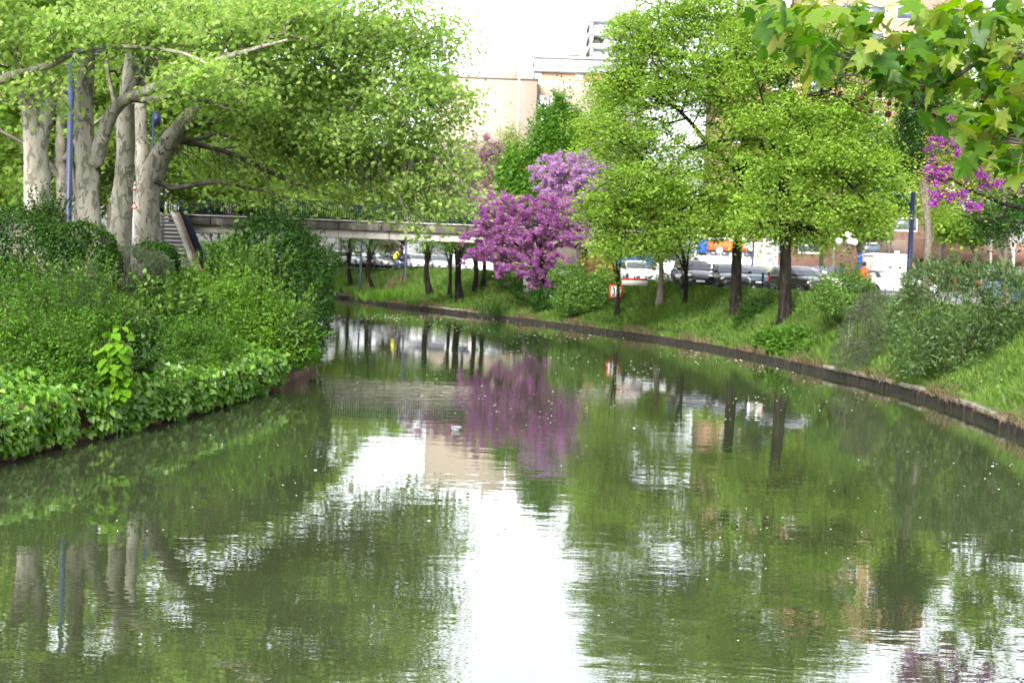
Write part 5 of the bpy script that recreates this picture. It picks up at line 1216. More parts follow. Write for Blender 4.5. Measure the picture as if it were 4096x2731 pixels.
def tower():
    Y = 305.0
    t = thing('tower_block', 'tall white apartment tower with loggias and a chimney, top centre', 'building', (P(2460, 300, Y)[0], Y, 2.7))
    a = px2(2361, 66, Y); b = px2(2600, 66, Y); zt = a[1]
    bands = [(66, 88, 1), (117, 144, 1), (174, 196, 1), (226, 254, 1)]
    # white bands wrap the block; between them windows and loggias sit back
    for y0, y1, _ in bands + [(284, 310, 1), (340, 366, 1), (396, 900, 1)]:
        za, zb = px2(2361, y0, Y)[1], px2(2361, y1, Y)[1]
        g = Geo(); g.box(((a[0] + b[0]) / 2, Y + 8, (za + zb) / 2), (b[0] - a[0], 16, za - zb)); g.build('wall', MT['white_wall'], t)
    g = Geo(); g.box(((a[0] + b[0]) / 2 + .3, Y + 9, (2.7 + zt) / 2), (b[0] - a[0] - 1.0, 13, zt - 3.2)); g.build('core', MT['concrete_pale'], t)
    for y0, y1, k in ((88, 117, 0), (144, 174, 1), (196, 226, 0), (254, 284, 1), (310, 340, 0), (366, 396, 1)):
        za, zb = px2(2361, y0, Y)[1], px2(2361, y1, Y)[1]
        for x0, x1 in ((2362, 2390), (2390, 2418), (2418, 2440), (2455, 2475), (2490, 2520)):
            xa, xb = px2(x0, y0, Y)[0], px2(x1, y0, Y)[0]
            if k and x1 <= 2418:
                if x0 == 2390: Geo().box(((xa + xb) / 2 + .6, Y + 2.46, (za + zb) / 2), (1.4, .1, (za - zb) * .96)).build('loggia_door', MT['window'], t)
                continue
            windows(t, [(xa, zb, xb, za)], Y + 1.2, MT['window_pale'], MT['window_pale'] if not k else None)
        for x0 in (2361, 2440, 2475, 2522):
            xa = px2(x0, y0, Y)[0]; Geo().box((xa + .35, Y + 1.6, (za + zb) / 2), (.7, 3.0, za - zb)).build('pillar', MT['white_wall'], t)
    q0 = px2(2438, 18, Y + 6); q1 = px2(2468, 18, Y + 6)
    g = Geo(); g.box(((q0[0] + q1[0]) / 2, Y + 7, (q0[1] + zt) / 2), (q1[0] - q0[0], 2.5, q0[1] - zt)); ch = g.build('chimney', MT['white_wall'], t)
    g = Geo(); g.box(((q0[0] + q1[0]) / 2, Y + 7, q0[1] + .3), ((q1[0] - q0[0]) * .6, 1.6, .8)); g.build('chimney_cap', MT['concrete'], ch)
    q0 = px2(2498, 34, Y + 6); q1 = px2(2560, 34, Y + 6)
    g = Geo(); g.box(((q0[0] + q1[0]) / 2, Y + 8, (q0[1] + zt) / 2), (q1[0] - q0[0], 3, q0[1] - zt)); g.build('roof_house', MT['white_wall'], t)
tower()
def brick_block():
    Y = 165.0
    t = thing('brick_building', 'large orange brick building with dark window bands behind the oaks', 'building', (P(3300, 600, Y)[0], Y, 2.7))
    x0, zt = px2(2905, 250, Y); x1 = px2(3480, 300, Y)[0]
    g = Geo(); g.box(((x0 + x1) / 2, Y + 8, (2.7 + zt) / 2), (x1 - x0, 16, zt - 2.7)); g.build('wall', MT['brick'], t)
    xa, zh = px2(3290, -160, Y + 3); xb = px2(3840, 0, Y + 3)[0]
    g = Geo(); g.box(((xa + xb) / 2, Y + 13, (2.7 + zh) / 2), (xb - xa, 16, zh - 2.7)); g.build('wall', MT['brick'], t)
    for k in range(7):
        z = 6 + 3.1 * k
        if z + 1.6 > zt: break
        windows(t, [(x0 + 1.2 + j * 4.0, z, x0 + 3.8 + j * 4.0, z + 1.5) for j in range(int((x1 - x0 - 2) / 4.0))], Y)
    for k in range(10):
        z = 6 + 3.1 * k
        if z + 1.6 > zh: break
        windows(t, [(xa + 6 + j * 4.2, z, xa + 9 + j * 4.2, z + 1.6) for j in range(2 if z < zt else 3)] if z < zt - 2 else [(xa + 1 + j * 4.2, z, xa + 4 + j * 4.2, z + 1.6) for j in range(3)], Y + 5)
    Geo().box(((x0 + x1) / 2, Y + 7.9, zt + .2), (x1 - x0 + .5, 16.4, .4)).build('parapet', MT['concrete'], t)
brick_block()
def terracotta():
    Y = 122.0
    t = thing('terracotta_building', 'low terracotta building with dark openings at the right behind the car park', 'building', (P(3900, 1050, Y)[0], Y, 2.7))
    x0, zt = px2(3640, 955, Y); x1 = px2(4300, 955, Y)[0]; zm = px2(3800, 1040, Y)[1]
    g = Geo(); g.box(((x0 + x1) / 2, Y + 5, (zt + zm) / 2), (x1 - x0, 10, zt - zm)); g.build('roof_band', MT['brick'], t)
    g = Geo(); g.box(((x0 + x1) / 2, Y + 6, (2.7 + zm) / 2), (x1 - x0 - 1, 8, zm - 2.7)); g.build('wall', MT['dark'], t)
    for k in range(8):
        x = x0 + .5 + k * (x1 - x0 - 1) / 7; Geo().box((x, Y + .9, (2.7 + zm) / 2), (.7, .8, zm - 2.7)).build('pillar', MT['brick'], t)
        if k < 7: Geo().box((x + .5 * (x1 - x0 - 1) / 7, Y + 1.92, (2.7 + zm) / 2 + .2), ((x1 - x0 - 1) / 7 - 1.0, .1, (zm - 2.7) * .7)).build('window', MT['window'], t)
terracotta()
def small_brick():
    Y = 112.0
    a, zt = px2(2350, 1020, Y); b = px2(2468, 1020, Y)[0]
    t = thing('brick_kiosk', 'small orange brick kiosk left of the white rounded hatchback', 'kiosk', ((a + b) / 2, Y, TOP))
    Geo().box(((a + b) / 2, Y + 1.2, (TOP + zt) / 2), (b - a, 2.4, zt - TOP)).build('wall', MT['brick'], t)
    Geo().box(((a + b) / 2, Y + 1.2, zt + .08), (b - a + .4, 2.8, .16)).build('roof', MT['concrete'], t)
    Geo().box((a + .8, Y - .03, TOP + 1.0), (.9, .08, 2.0)).build('door', MT['dark'], t)
small_brick()
def pale_hall():
    Y = 176.0
    a, zt = px2(1560, 905, Y); b = px2(1850, 905, Y)[0]
    t = thing('white_hall', 'white hall wall glimpsed under the bridge behind the parked cars', 'building', ((a + b) / 2, Y, 2.7))
    Geo().box(((a + b) / 2, Y + 5, (2.7 + zt) / 2), (b - a, 10, zt - 2.7)).build('wall', MT['white_wall'], t)
    Geo().box(((a + b) / 2, Y - .04, 3.2), (b - a, .1, 1.0)).build('plinth', MT['cream_wall'], t)
    Geo().box(((a + b) / 2, Y + 5, zt + .1), (b - a + .5, 10.5, .2)).build('roof', MT['concrete'], t)
pale_hall()

# ------------------------------------------------------------------ shop with its red sign and white awning
def txt(name, s, loc, size, m, parent):
    c = bpy.data.curves.new(name, 'FONT'); c.body = s; c.size = size; c.extrude = .01; c.align_x = 'CENTER'; c.materials.append(m)
    o0 = bpy.data.objects.new(name + '_curve', c); COL.objects.link(o0); dg = bpy.context.evaluated_depsgraph_get(); me = bpy.data.meshes.new_from_object(o0.evaluated_get(dg)); bpy.data.objects.remove(o0)
    o = bpy.data.objects.new(name, me); COL.objects.link(o); o.rotation_euler = (PI / 2, 0, 0)
    o.parent = parent; o.location = Vector(loc) - parent.location; return o
def shop():
    Y = 112.0
    x0, zt = px2(2790, 955, Y); x1 = px2(3062, 955, Y)[0]
    t = thing('shop', 'white shop with red sign band and scalloped white awning behind the cars', 'shop', ((x0 + x1) / 2, Y, TOP))
    za, zb_, zc, zd = px2(2860, 964, Y)[1], px2(2860, 999, Y)[1], px2(2900, 1026, Y)[1], px2(2900, 1046, Y)[1]
    Geo().box(((x0 + x1) / 2, Y + 4, (TOP + za) / 2), (x1 - x0, 8, za - TOP)).build('wall', MT['white_wall'], t)
    xs = px2(2990, 980, Y)[0]
    s = Geo().box(((x0 + xs) / 2, Y - .15, (za + zb_) / 2), (xs - x0, .3, za - zb_)).build('sign_board', MT['red_sign'], t)
    Geo().box(((x0 + xs) / 2, Y - .1, za + .16), (xs - x0 + .2, .4, .3)).build('sign_trim', MT['white'], t)
    g = Geo()
    for k, (dx, w_, h) in enumerate(((.0, .1, .5), (.5, .34, .3), (1.0, .3, .3), (1.5, .1, .42), (1.95, .34, .3), (2.4, .3, .3), (2.9, .3, .3))):   # unreadable white letters
        x = x0 + 3.2 + dx * 1.2; z = zb_ + .22 + h / 2
        if w_ < .2: g.box((x, Y - .32, z), (.1, .04, h)); g.box((x + .1, Y - .32, z + h * .3), (.16, .04, .08))
        else: g.lathe((x, Y - .32, z), [(w_ * .5, -.02), (w_ * .5, .02), (w_ * .26, .02), (w_ * .26, -.02)], 14, (0, -1, 0))
    g.build('lettering', MT['white'], t)
    Geo().box((x0 + .35, Y - .34, (za + zb_) / 2 - .1), (.8, .1, 1.0)).build('blue_panel', MT['blue_cloth'], t)
    x3 = px2(3030, 980, Y)[0]
    w2 = Geo().box(((xs + x3) / 2 + .3, Y - .2, (za + zb_) / 2), (x3 - xs + .6, .4, za - zb_)).build('white_sign', MT['white'], t)
    tx = txt('sign_letters', 'bs', ((xs + x3) / 2 - .2, Y - .42, zb_ + .12), .62, MT['blue_cloth'], t)
    nW = 6; wv = (x1 - x0) / nW
    for k in range(nW):
        Geo().box((x0 + wv * (k + .5), Y - .03, (zb_ + zc) / 2 - .05), (wv - .3, .08, zb_ - zc - .1)).build('window', MT['window'], t)
    # awning: sloping sheet with a scalloped hem
    Ln = x1 - x0; V = []; F = []; n = 60
    for i in range(n + 1):
        x = x0 + Ln * i / n; sc = .10 * abs(math.sin(i * PI / 3))
        V += [(x, Y - .05, zc + .05), (x, Y - 1.6, zd + .12), (x, Y - 1.64, zd - .18 - sc)]
        if i: F += [(3 * i - 3, 3 * i, 3 * i + 1, 3 * i - 2), (3 * i - 2, 3 * i + 1, 3 * i + 2, 3 * i - 1)]
    o = Geo().add(V, F).build('awning', MT['white'], t); m = o.modifiers.new('th', 'SOLIDIFY'); m.thickness = .015
    for k in range(4): 
        x = x0 + 1.0 + k * (Ln - 2) / 3; Geo().cyl((x, Y - 1.55, TOP), (x, Y - 1.55, zd + .1), .05, 8).build('awning_post', MT['white'], t)
    for k in range(3): Geo().box((x0 + 2 + k * 4.2, Y - .08, TOP + .9), (2.4, .12, 1.5)).build('shop_window', MT['window'], t)
shop()
def boards():
    Y = 96.0
    t = thing('advert_boards', 'tall white slatted advert boards on braced posts behind the cars', 'sign', (P(3068, 1075, Y)[0], Y, TOP))
    for x0, x1, y0, y1, sl in ((3028, 3054, 980, 1074, 14), (3060, 3088, 966, 1046, 3), (3092, 3104, 985, 1070, 8)):
        a = px2(x0, y0, Y); b = px2(x1, y1, Y); zt = a[1]; zb = px2(x0, y1, Y)[1]
        g = Geo(); g.box(((a[0] + b[0]) / 2, Y, (zt + zb) / 2), (b[0] - a[0], .06, zt - zb))
        for i in range(sl): g.box(((a[0] + b[0]) / 2, Y - .05, zb + (zt - zb) * (i + .5) / sl), (b[0] - a[0], .05, (zt - zb) / sl * .7))
        g.build('panel', MT['concrete_pale'], t)
    for x, y in ((3024, 975), (3057, 962), (3089, 963), (3108, 984)):
        a = px2(x, y, Y); Geo().box((a[0], Y, (TOP + a[1]) / 2), (.13, .13, a[1] - TOP)).build('post', MT['white'], t)
    for x, y in ((3030, 1045), (3060, 1020), (3091, 1028)):
        a = px2(x, y, Y); Geo().bar((a[0], Y - .1, a[1]), (a[0] + .75, Y - 1.2, TOP + .05), .11).build('brace', MT['white'], t)
boards()
def tent(label, x0, y0, x1, y1, Y):
    a = px2(x0, y0, Y); b = px2(x1, y1, Y)
    t = thing('market_awning', label, 'awning', ((a[0] + b[0]) / 2, Y, TOP)); zt = a[1]; zb = px2(x0, y1, Y)[1]
    g = Geo(); xa, xb = a[0], b[0]
    g.add([(xa, Y, zb + .5), (xb, Y, zb + .5), (xb, Y + 1.2, zt), (xa, Y + 1.2, zt), (xb, Y + 2.4, zb + .5), (xa, Y + 2.4, zb + .5), (xa, Y, zb), (xb, Y, zb), (xb, Y + 2.4, zb), (xa, Y + 2.4, zb)], [(0, 1, 2, 3), (3, 2, 4, 5), (6, 7, 1, 0), (9, 5, 4, 8), (7, 8, 4, 1), (6, 0, 5, 9), (0, 3, 5), (1, 4, 2)])
    o = g.build('cover', MT['blue_cloth'], t); m = o.modifiers.new('th', 'SOLIDIFY'); m.thickness = .02
    for x in (xa + .08, (xa + xb) / 2, xb - .08):
        for y in (Y + .1, Y + 2.3): Geo().cyl((x, y, TOP), (x, y, zb + .45), .035, 8).build('pole', MT['steel'], t)
    Geo().box(((xa + xb) / 2, Y + 1.2, TOP + .75), (xb - xa - .6, .8, .06)).build('counter', MT['concrete'], t)
tent('blue market awning behind the white rounded hatchback', 2478, 1015, 2606, 1072, 101)

# ------------------------------------------------------------------ street furniture
def lamp_post(px, Y, ztop, arm_dx, arm_dz, head, label, group, base_z=None, rad=.10, arm_h=None, name='lamp_post', m=None, dbl=False):
    X = (px - 2048) / FPX * Y; zb = gz(X, Y) if base_z is None else base_z; m = m or MT['lamp_blue']
    t = thing(name, label, 'lamp', (X, Y, zb), group=group)
    g = Geo(); g.lathe((X, Y, zb - .1), [(rad * 1.3, 0), (rad * 1.3, .9), (rad * 1.02, 1.0), (rad * .85, ztop - zb + .1)], 12); g.build('pole', m, t, smooth=False)
    ah = arm_h or ztop - .4
    for s in ((1, -1) if dbl else (1,)):
        a = np.array([X, Y, ah]); b = np.array([X + s * arm_dx, Y, ah + arm_dz])
        c = crm([a + np.array([0, 0, -.6]), a + (b - a) * .25 + np.array([0, 0, .05]), b], .2)
        g = Geo(); g.tube(c, np.linspace(.05, .035, len(c)), 8); arm = g.build('arm', MT['lamp_blue_dark'], t, smooth=True)
        if head:
            d = unit(b - a); h = b + d * .35
            g = Geo(); g.ball(h, .42, 12, 8, (1.0, .42, .34)); g.build('lamp_head', MT['lamp_blue'], t, smooth=True)
            Geo().ball(h + np.array([0, 0, -.06]), .34, 12, 8, (.95, .4, .3)).build('lamp_glass', MT['globe'], t, smooth=True)
    return t
GLP = 'blue lamp posts along the left avenue'
lamp_post(262, 57, P(262, 115, 57)[2], .8, -.35, True, 'tall blue lamp post in front of the plane trunks on the left', GLP, rad=.13, arm_h=P(262, 150, 57)[2])
lamp_post(452, 72, P(470, 300, 72)[2], -2.6, .75, True, 'blue street lamp with its head showing just left of the tall blue post', GLP, arm_h=P(470, 448, 72)[2])
lamp_post(300, 92, P(300, 560, 92)[2], -3.9, .75, True, 'distant blue street lamp with its head at the left edge of the thick plane', GLP, arm_h=P(300, 668, 92)[2])
lamp_post(640, 108, P(640, 440, 108)[2], -5.4, 1.6, True, 'farthest blue street lamp with a long sloping arm behind the trunks', GLP, arm_h=P(640, 560, 108)[2])
# blue banner sign between the limbs
q = P(628, 480, 64); b = np.array([q[0] - .06, q[1], gz(q[0], q[1])])
t = thing('banner_sign', 'blue wedge shaped panel high between the limbs of the forked plane', 'sign', b)
Geo().cyl((q[0] - .16, q[1], b[2]), (q[0] - .16, q[1], q[2] + .5), .045, 8).build('pole', MT['lamp_blue_dark'], t)
gg = Geo().add([(q[0] - .14, q[1], q[2] + .38), (q[0] + .16, q[1], q[2] + .2), (q[0] + .12, q[1], q[2] - .12), (q[0] - .14, q[1], q[2] - .34)], [(0, 1, 2, 3)]); o = gg.build('panel', MT['lamp_blue_dark'], t); md = o.modifiers.new('th', 'SOLIDIFY'); md.thickness = .04
# two give way triangles seen between the trunks
q = P(536, 815, 52.3); t = thing('warning_sign', 'two small red and white triangle signs on a post between pale trunks', 'sign', (q[0], q[1], 2.55))
Geo().cyl((q[0], q[1], 2.5), (q[0], q[1], P(536, 740, 52.3)[2]), .03, 8).build('post', MT['steel'], t)
for yy, s in ((752, .13), (826, .17)):
    z = P(536, yy, 52.3)[2]
    def tri(r, y, m, nm, par):
        g = Geo(); a = [(q[0] + .02 + r * math.sin(k * 2 * PI / 3), q[1] + y, z + r * math.cos(k * 2 * PI / 3)) for k in range(3)]
        b_ = [(x, y_ + .012, z_) for x, y_, z_ in a]; return g.add(a + b_, [(0, 1, 2), (5, 4, 3), (0, 3, 4, 1), (1, 4, 5, 2), (2, 5, 3, 0)]).build(nm, m, par)
    p_ = tri(s, -.05, MT['red'], 'triangle', t); tri(s * .55, -.066, MT['white'], 'triangle_face', p_)
lamp_post(1433, 128, P(1433, 940, 128)[2], .9, .2, True, 'blue lamp post left under the bridge in front of a silver car', 'blue lamp posts under the bridge', rad=.09)
lamp_post(1612, 128, P(1612, 880, 128)[2], .9, .2, True, 'blue lamp post beside the white hatchback under the bridge', 'blue lamp posts under the bridge', rad=.1)
lamp_post(3622, 76, P(3655, 770, 76)[2], -1.6, .3, True, 'dark blue lamp post right of the white cabin', 'dark blue lamp posts of the car park', rad=.15, m=MT['lamp_blue_dark'])
lamp_post(2948 + 48, 101, P(2996, 900, 101)[2], .9, .2, True, 'dark blue lamp post in front of the shop', 'dark blue lamp posts of the car park', rad=.09, m=MT['lamp_blue_dark'])
lamp_post(2686, 99, P(2686, 900, 99)[2], -.9, .2, True, 'dark lamp post behind the slender forked tree', 'dark blue lamp posts of the car park', rad=.1, m=MT['lamp_blue_dark'])
def globe_lamp(px, Y, py, label, offs, r):
    X = (px - 2048) / FPX * Y
    t = thing('globe_lamp', label, 'lamp', (X, Y, TOP), group='lamps with white globes'); zt = P(px, py, Y)[2]
    Geo().lathe((X, Y, TOP), [(.12, 0), (.12, .5), (.06, .6), (.045, zt - TOP + .1)], 10).build('pole', MT['bark_mid'], t)
    for dx, dy, dz in offs:
        c = np.array([X + dx, Y + dy, zt + dz]); a = np.array([X, Y, zt - .12 + dz * .6])
        if abs(dx) + abs(dy) > .05: Geo().tube(crm([a, (a + c) / 2 + np.array([0, 0, -.12]), c + np.array([0, 0, -r * .8])], .1), .022, 6).build('arm', MT['bark_mid'], t)
        Geo().ball(c, r, 16, 12).build('globe', MT['globe'], t, smooth=True)
globe_lamp(3367, 84, 966, 'lamp with a cluster of white globes right of the second oak', [(-.44, 0, 0), (.46, 0, -.02), (.04, -.25, .42), (.12, -.42, .02), (.22, .4, .0)], .20)
globe_lamp(2862, 104, 1010, 'single white lantern in front of the shop awning', [(0, 0, .15)], .24)
globe_lamp(2972, 104, 985, 'white lantern left of the shop lamp post', [(0, 0, .1), (.35, 0, -.15)], .22)
# blue pole, bollards, bin, barrier, cabin
q = W(3423, 1150, TOP); X, Y = (3423 - 2048) / FPX * 78, 78
t = thing('blue_pole', 'slim bright blue pole left of the person in red', 'pole', (X, Y, TOP)); Geo().lathe((X, Y, TOP), [(.06, 0), (.06, 1.3), (.10, 1.32), (.10, P(3423, 1012, 78)[2] - TOP)], 10).build('pole_body', MT['blue_cloth'], t)
for px, Y, lab in ((3040, 86, 'dark bollard nearest the teal hatchback'), (3047, 90, 'dark bollard behind the first one'), (3064, 86, 'dark bollard left of the brown car')):
    X = (px - 2048) / FPX * Y; g = Geo().lathe((X, Y, TOP), [(.06, 0), (.06, .9), (.075, .92), (.075, 1.0), (.03, 1.06)], 12)
    o = g.build('bollard', MT['navy'], None); tag(o, lab, 'bollard', 'dark bollards by the car park')
X, Y = (2690 - 2048) / FPX * 86, 86
t = thing('litter_bin', 'blue litter bin behind the slender forked tree', 'bin', (X, Y, TOP)); Geo().lathe((X, Y, TOP), [(.22, 0), (.25, .1), (.28, .85), (.25, .9)], 14).build('bin_body', MT['lamp_blue_dark'], t); Geo().lathe((X, Y, TOP + .9), [(.30, 0), (.28, .08), (.12, .16)], 14).build('lid', MT['navy'], t)
Y = 81.5; a, b = (2478 - 2048) / FPX * Y, (2580 - 2048) / FPX * Y
t = thing('low_barrier', 'low white barrier with a red stripe in front of the white hatchback', 'barrier', ((a + b) / 2, Y, TOP))
Geo().box(((a + b) / 2, Y, TOP + .42), (b - a, .06, .09)).build('red_rail', MT['red'], t); Geo().box(((a + b) / 2, Y, TOP + .2), (b - a, .06, .3)).build('lower_rail', MT['concrete_pale'], t)
for x in (a + .1, (a + b) / 2, b - .1): Geo().box((x, Y + .06, TOP + .3), (.08, .06, .6)).build('post', MT['plastic'], t)
def cabin():
    Y = 92.0; x0, zt = px2(3496, 1020, Y); x1 = px2(3632, 1020, Y)[0]
    t = thing('white_cabin', 'white box shaped cabin with panel doors above the white estate car', 'cabin', ((x0 + x1) / 2, Y, TOP))
    Geo().box(((x0 + x1) / 2, Y + 1.5, (TOP + .4 + zt) / 2), (x1 - x0, 3, zt - TOP - .4)).build('box_body', MT['concrete_pale'], t, bevel=.03)
    Geo().box(((x0 + x1) / 2, Y + 1.5, zt + .05), (x1 - x0 + .12, 3.1, .12)).build('roof', MT['white'], t)
    for u0, u1 in ((.02, .16), (.2, .42), (.45, .97)): Geo().box((x0 + (x1 - x0) * (u0 + u1) / 2, Y - .02, (TOP + .5 + zt) / 2), ((x1 - x0) * (u1 - u0), .05, zt - TOP - .75)).build('door_panel', MT['white'], t, bevel=.01)
    for u in (.5, .78): Geo().box((x0 + (x1 - x0) * u, Y - .05, zt - .75), (.22, .03, .14)).build('vent', MT['dark'], t)
    Geo().box((x0 + (x1 - x0) * .42, Y - .06, zt - 1.2), (.04, .06, .2)).build('handle', MT['plastic'], t)
    Geo().box((x0 + (x1 - x0) * .72, Y + .4, zt + .2), (.26, .2, .2)).build('roof_lamp', MT['white'], t)
    Geo().ball((x0 + (x1 - x0) * .2, Y - .06, zt - .22), .05, 8, 6).build('marker_lamp', MT['red'], t)
    for x in (x0 + .5, x1 - .5): Geo().lathe((x, Y + .2, TOP + .3), [(.3, -.1), (.3, .1)], 18, (0, 1, 0)).build('wheel', MT['rubber'], t)
cabin()
# waterway sign on the bank: red frame, white field, two black marks
def waterway_sign():
    Y = 86.3; q = P(2464, 1166, Y)
    t = thing('waterway_sign', 'square red bordered canal sign on a post, in the bank shrubs, mirrored in the water', 'sign', (q[0], Y, 1.0))
    Geo().cyl((q[0], Y + .05, .3), (q[0], Y + .05, q[2] + .4), .04, 10).build('post', MT['lamp_blue'], t)
    p_ = Geo().box((q[0], Y, q[2]), (.84, .05, .84)).build('frame', MT['red'], t)
    Geo().box((q[0], Y - .03, q[2]), (.6, .03, .6)).build('face', MT['white'], p_)
    g = Geo()
    for s in (-1, 1): g.box((q[0] + s * .12, Y - .055, q[2]), (.09, .03, .48)); g.box((q[0] + s * .18, Y - .055, q[2] + .22), (.10, .03, .1)); g.box((q[0] + s * .18, Y - .055, q[2] - .22), (.10, .03, .1))
    g.build('symbol', MT['black'], p_)
waterway_sign()

# ------------------------------------------------------------------ people
def skin_mesh(name, verts, edges, rad, mats, assign, sub=2):
    me = bpy.data.meshes.new(name + '_cage'); me.from_pydata([tuple(v) for v in verts], edges, []); me.update()
    o = bpy.data.objects.new(name + '_cage', me); COL.objects.link(o)
    o.modifiers.new('skin', 'SKIN'); s = o.modifiers.new('sub', 'SUBSURF'); s.levels = sub; s.render_levels = sub
    for i, r in enumerate(rad):
        sv_ = me.skin_vertices[0].data[i]; rr = r if isinstance(r, tuple) else (r, r); sv_.radius = rr; sv_.use_root = i == 0
    dg = bpy.context.evaluated_depsgraph_get(); dg.update()
    m2 = bpy.data.meshes.new_from_object(o.evaluated_get(dg)); bpy.data.objects.remove(o)
    m2.name = name; m2.materials.clear()
    for m in mats: m2.materials.append(m)
    for p in m2.polygons: p.material_index = assign(np.array(p.center)); p.use_smooth = True
    ob = bpy.data.objects.new(name, m2); COL.objects.link(ob); return ob
MT['skin_dark'] = mat('skin_dark', (.13, .07, .045), .55, var=.08); MT['skin'] = mat('skin', (.45, .28, .2), .55, var=.06)
MT['red_top'] = mat('red_top', (.62, .02, .03), .8, var=.1, scale=12); MT['jean'] = mat('jean', (.1, .12, .22), .85, var=.15, scale=10)
MT['black_coat'] = mat('black_coat', (.012, .013, .018), .85, var=.2, scale=10); MT['hair'] = mat('hair', (.012, .01, .009), .6); MT['yellow_bag'] = mat('yellow_bag', (.62, .66, .03), .6, var=.08, scale=6)
def person(label, X, Y, rz, z, top, legs, skin, pose='stand'):
    t = thing('person', label, 'person', (X, Y, z), rz)
    # one vertex per joint: pelvis, spine, chest, neck, head, arms with hands and fingers, legs with feet
    v = [(0, 0, .96), (0, .0, 1.12), (0, .0, 1.34), (0, 0, 1.46), (0, -.01, 1.53), (0, -.02, 1.62), (0, -.01, 1.71)]
    r = [(.15, .12), (.14, .11), (.17, .12), (.07, .065), (.055, .055), (.085, .10), (.07, .08)]
    e = [(0, 1), (1, 2), (2, 3), (3, 4), (4, 5), (5, 6)]
    def chain(start, pts, rs):
        p = start
        for q, rr in zip(pts, rs): v.append(q); r.append(rr); e.append((p, len(v) - 1)); p = len(v) - 1
        return p
    for s in (-1, 1):
        if pose == 'ride': arm = [(s * .19, 0, 1.40), (s * .25, -.14, 1.18), (s * .24, -.40, 1.08), (s * .24, -.46, 1.07)]
        else: arm = [(s * .19, 0, 1.40), (s * .25, .03, 1.14), (s * .26, -.06, .90), (s * .26, -.09, .82)]
        h = chain(2, arm, [.062, .05, .036, (.034, .022)])
        for k in range(4): chain(h, [(arm[3][0] + s * (k - 1.5) * .017, arm[3][1] - .03, arm[3][2] - .035 + .004 * abs(k - 1.5)), (arm[3][0] + s * (k - 1.5) * .016 - s * .006, arm[3][1] - .015, arm[3][2] - .085 + .01 * abs(k - 1.4))], [.010, .008])
        chain(h, [(arm[3][0] - s * .035, arm[3][1] - .035, arm[3][2] - .02), (arm[3][0] - s * .035, arm[3][1] - .05, arm[3][2] - .05)], [.011, .009])
        if pose == 'ride': leg = [(s * .10, 0, .90), (s * .12, -.30 + .1 * s, .62 - .06 * s), (s * .12, -.12 + .05 * s, .24 - .12 * s), (s * .12, -.26 + .05 * s, .20 - .12 * s)]
        else: leg = [(s * .10, 0, .88), (s * .11, -.03 - s * .06, .50), (s * .12, .03 + s * .10, .09), (s * .13, -.14 + s * .10, .045)]
        chain(0, leg, [.10, .068, .047, (.045, .035)])
    def asg(c):
        if c[2] > 1.49: return 2
        if abs(c[0]) > .2 and c[2] < (.86 if pose != 'ride' else 0): return 2
        if pose == 'ride' and c[1] < -.41 and c[2] > .9: return 2
        return 0 if c[2] > .93 else 1
    b = skin_mesh('body', v, e, r, [top, legs, skin], asg); b.parent = t
    g = Geo(); g.ball((0, .012, 1.665), .118, 14, 10, (.86, 1.0, .98)); hr = g.build('hair', MT['hair'], t, smooth=True, world=False)
    g = Geo(); g.ball((0, -.112, 1.60), .018, 8, 6, (.8, 1.2, 1.3)); g.box((0, -.108, 1.555), (.045, .012, .010)); g.build('nose_and_mouth', skin, t, world=False)
    for s in (-1, 1):
        Geo().ball((s * .033, -.100, 1.632), .012, 8, 6).build('eye', MT['black'], t, smooth=True, world=False); Geo().ball((s * .088, 0, 1.61), .026, 8, 6, (.4, .8, 1.2)).build('ear', skin, t, smooth=True, world=False)
    for s in (-1, 1):
        ly, lz = (-.26 + .05 * s, .20 - .12 * s) if pose == 'ride' else (-.10 + s * .10, .045)
        Geo().ball((s * .125, ly + .04, lz), .14, 10, 7, (.38, 1.0, .36)).build('shoe', MT['white'] if pose != 'ride' else MT['black'], t, smooth=True, world=False)
    return t
person('person with black hair in a red top seen from behind, walking past the bushes', (3442 - 2048) / FPX * 67, 67, math.radians(160), TOP + .01, MT['red_top'], MT['jean'], MT['skin_dark'])
Xc, Yc = (1572 - 2048) / FPX * 127, 127.0
zc_ = TOP + .012
def bicycle():
    t = thing('bicycle', 'dark bicycle ridden by the person with the yellow bag', 'bicycle', (Xc, Yc, zc_), math.radians(35))
    L = lambda p: np.array(p)
    for y in (-.55, .50):
        g = Geo(); th = np.linspace(0, 2 * PI, 25)
        g.tube([(0, y + .33 * math.cos(a), .34 + .33 * math.sin(a)) for a in th], .018, 6, cap=False)
        w_ = g.build('wheel', MT['rubber'], t, world=False)
        g = Geo()
        for k in range(12): g.bar((0, y, .34), (0, y + .32 * math.cos(k * PI / 6), .34 + .32 * math.sin(k * PI / 6)), .004)
        g.build('spokes', MT['steel'], w_, world=False)
    g = Geo(); A, B, C, D, H = L((0, -.40, .86)), L((0, .05, .30)), L((0, .22, .82)), L((0, .50, .34)), L((0, -.55, .34))
    for a, b in ((A, B), (A + L((0, .02, -.06)), C), (B, C), (B, D), (C, D), (A, H), (A, A + L((0, -.03, .18)))): g.cyl(a, b, .017, 8)
    g.build('frame', MT['black'], t, world=False)
    Geo().tube(crm([(-.28, -.40, 1.06), (-.15, -.46, 1.05), (0, -.43, 1.04), (.15, -.46, 1.05), (.28, -.40, 1.06)], .06), .014, 8).build('handlebar', MT['black'], t, world=False)
    Geo().ball((0, .24, .88), .13, 10, 6, (.7, 1.0, .3)).build('saddle', MT['black'], t, smooth=True, world=False)
bicycle()
pr = person('person in dark clothes riding a bicycle under the bridge', Xc + .1, Yc - .15, math.radians(35), zc_ + .02, MT['black_coat'], MT['jean'], MT['skin'], 'ride')
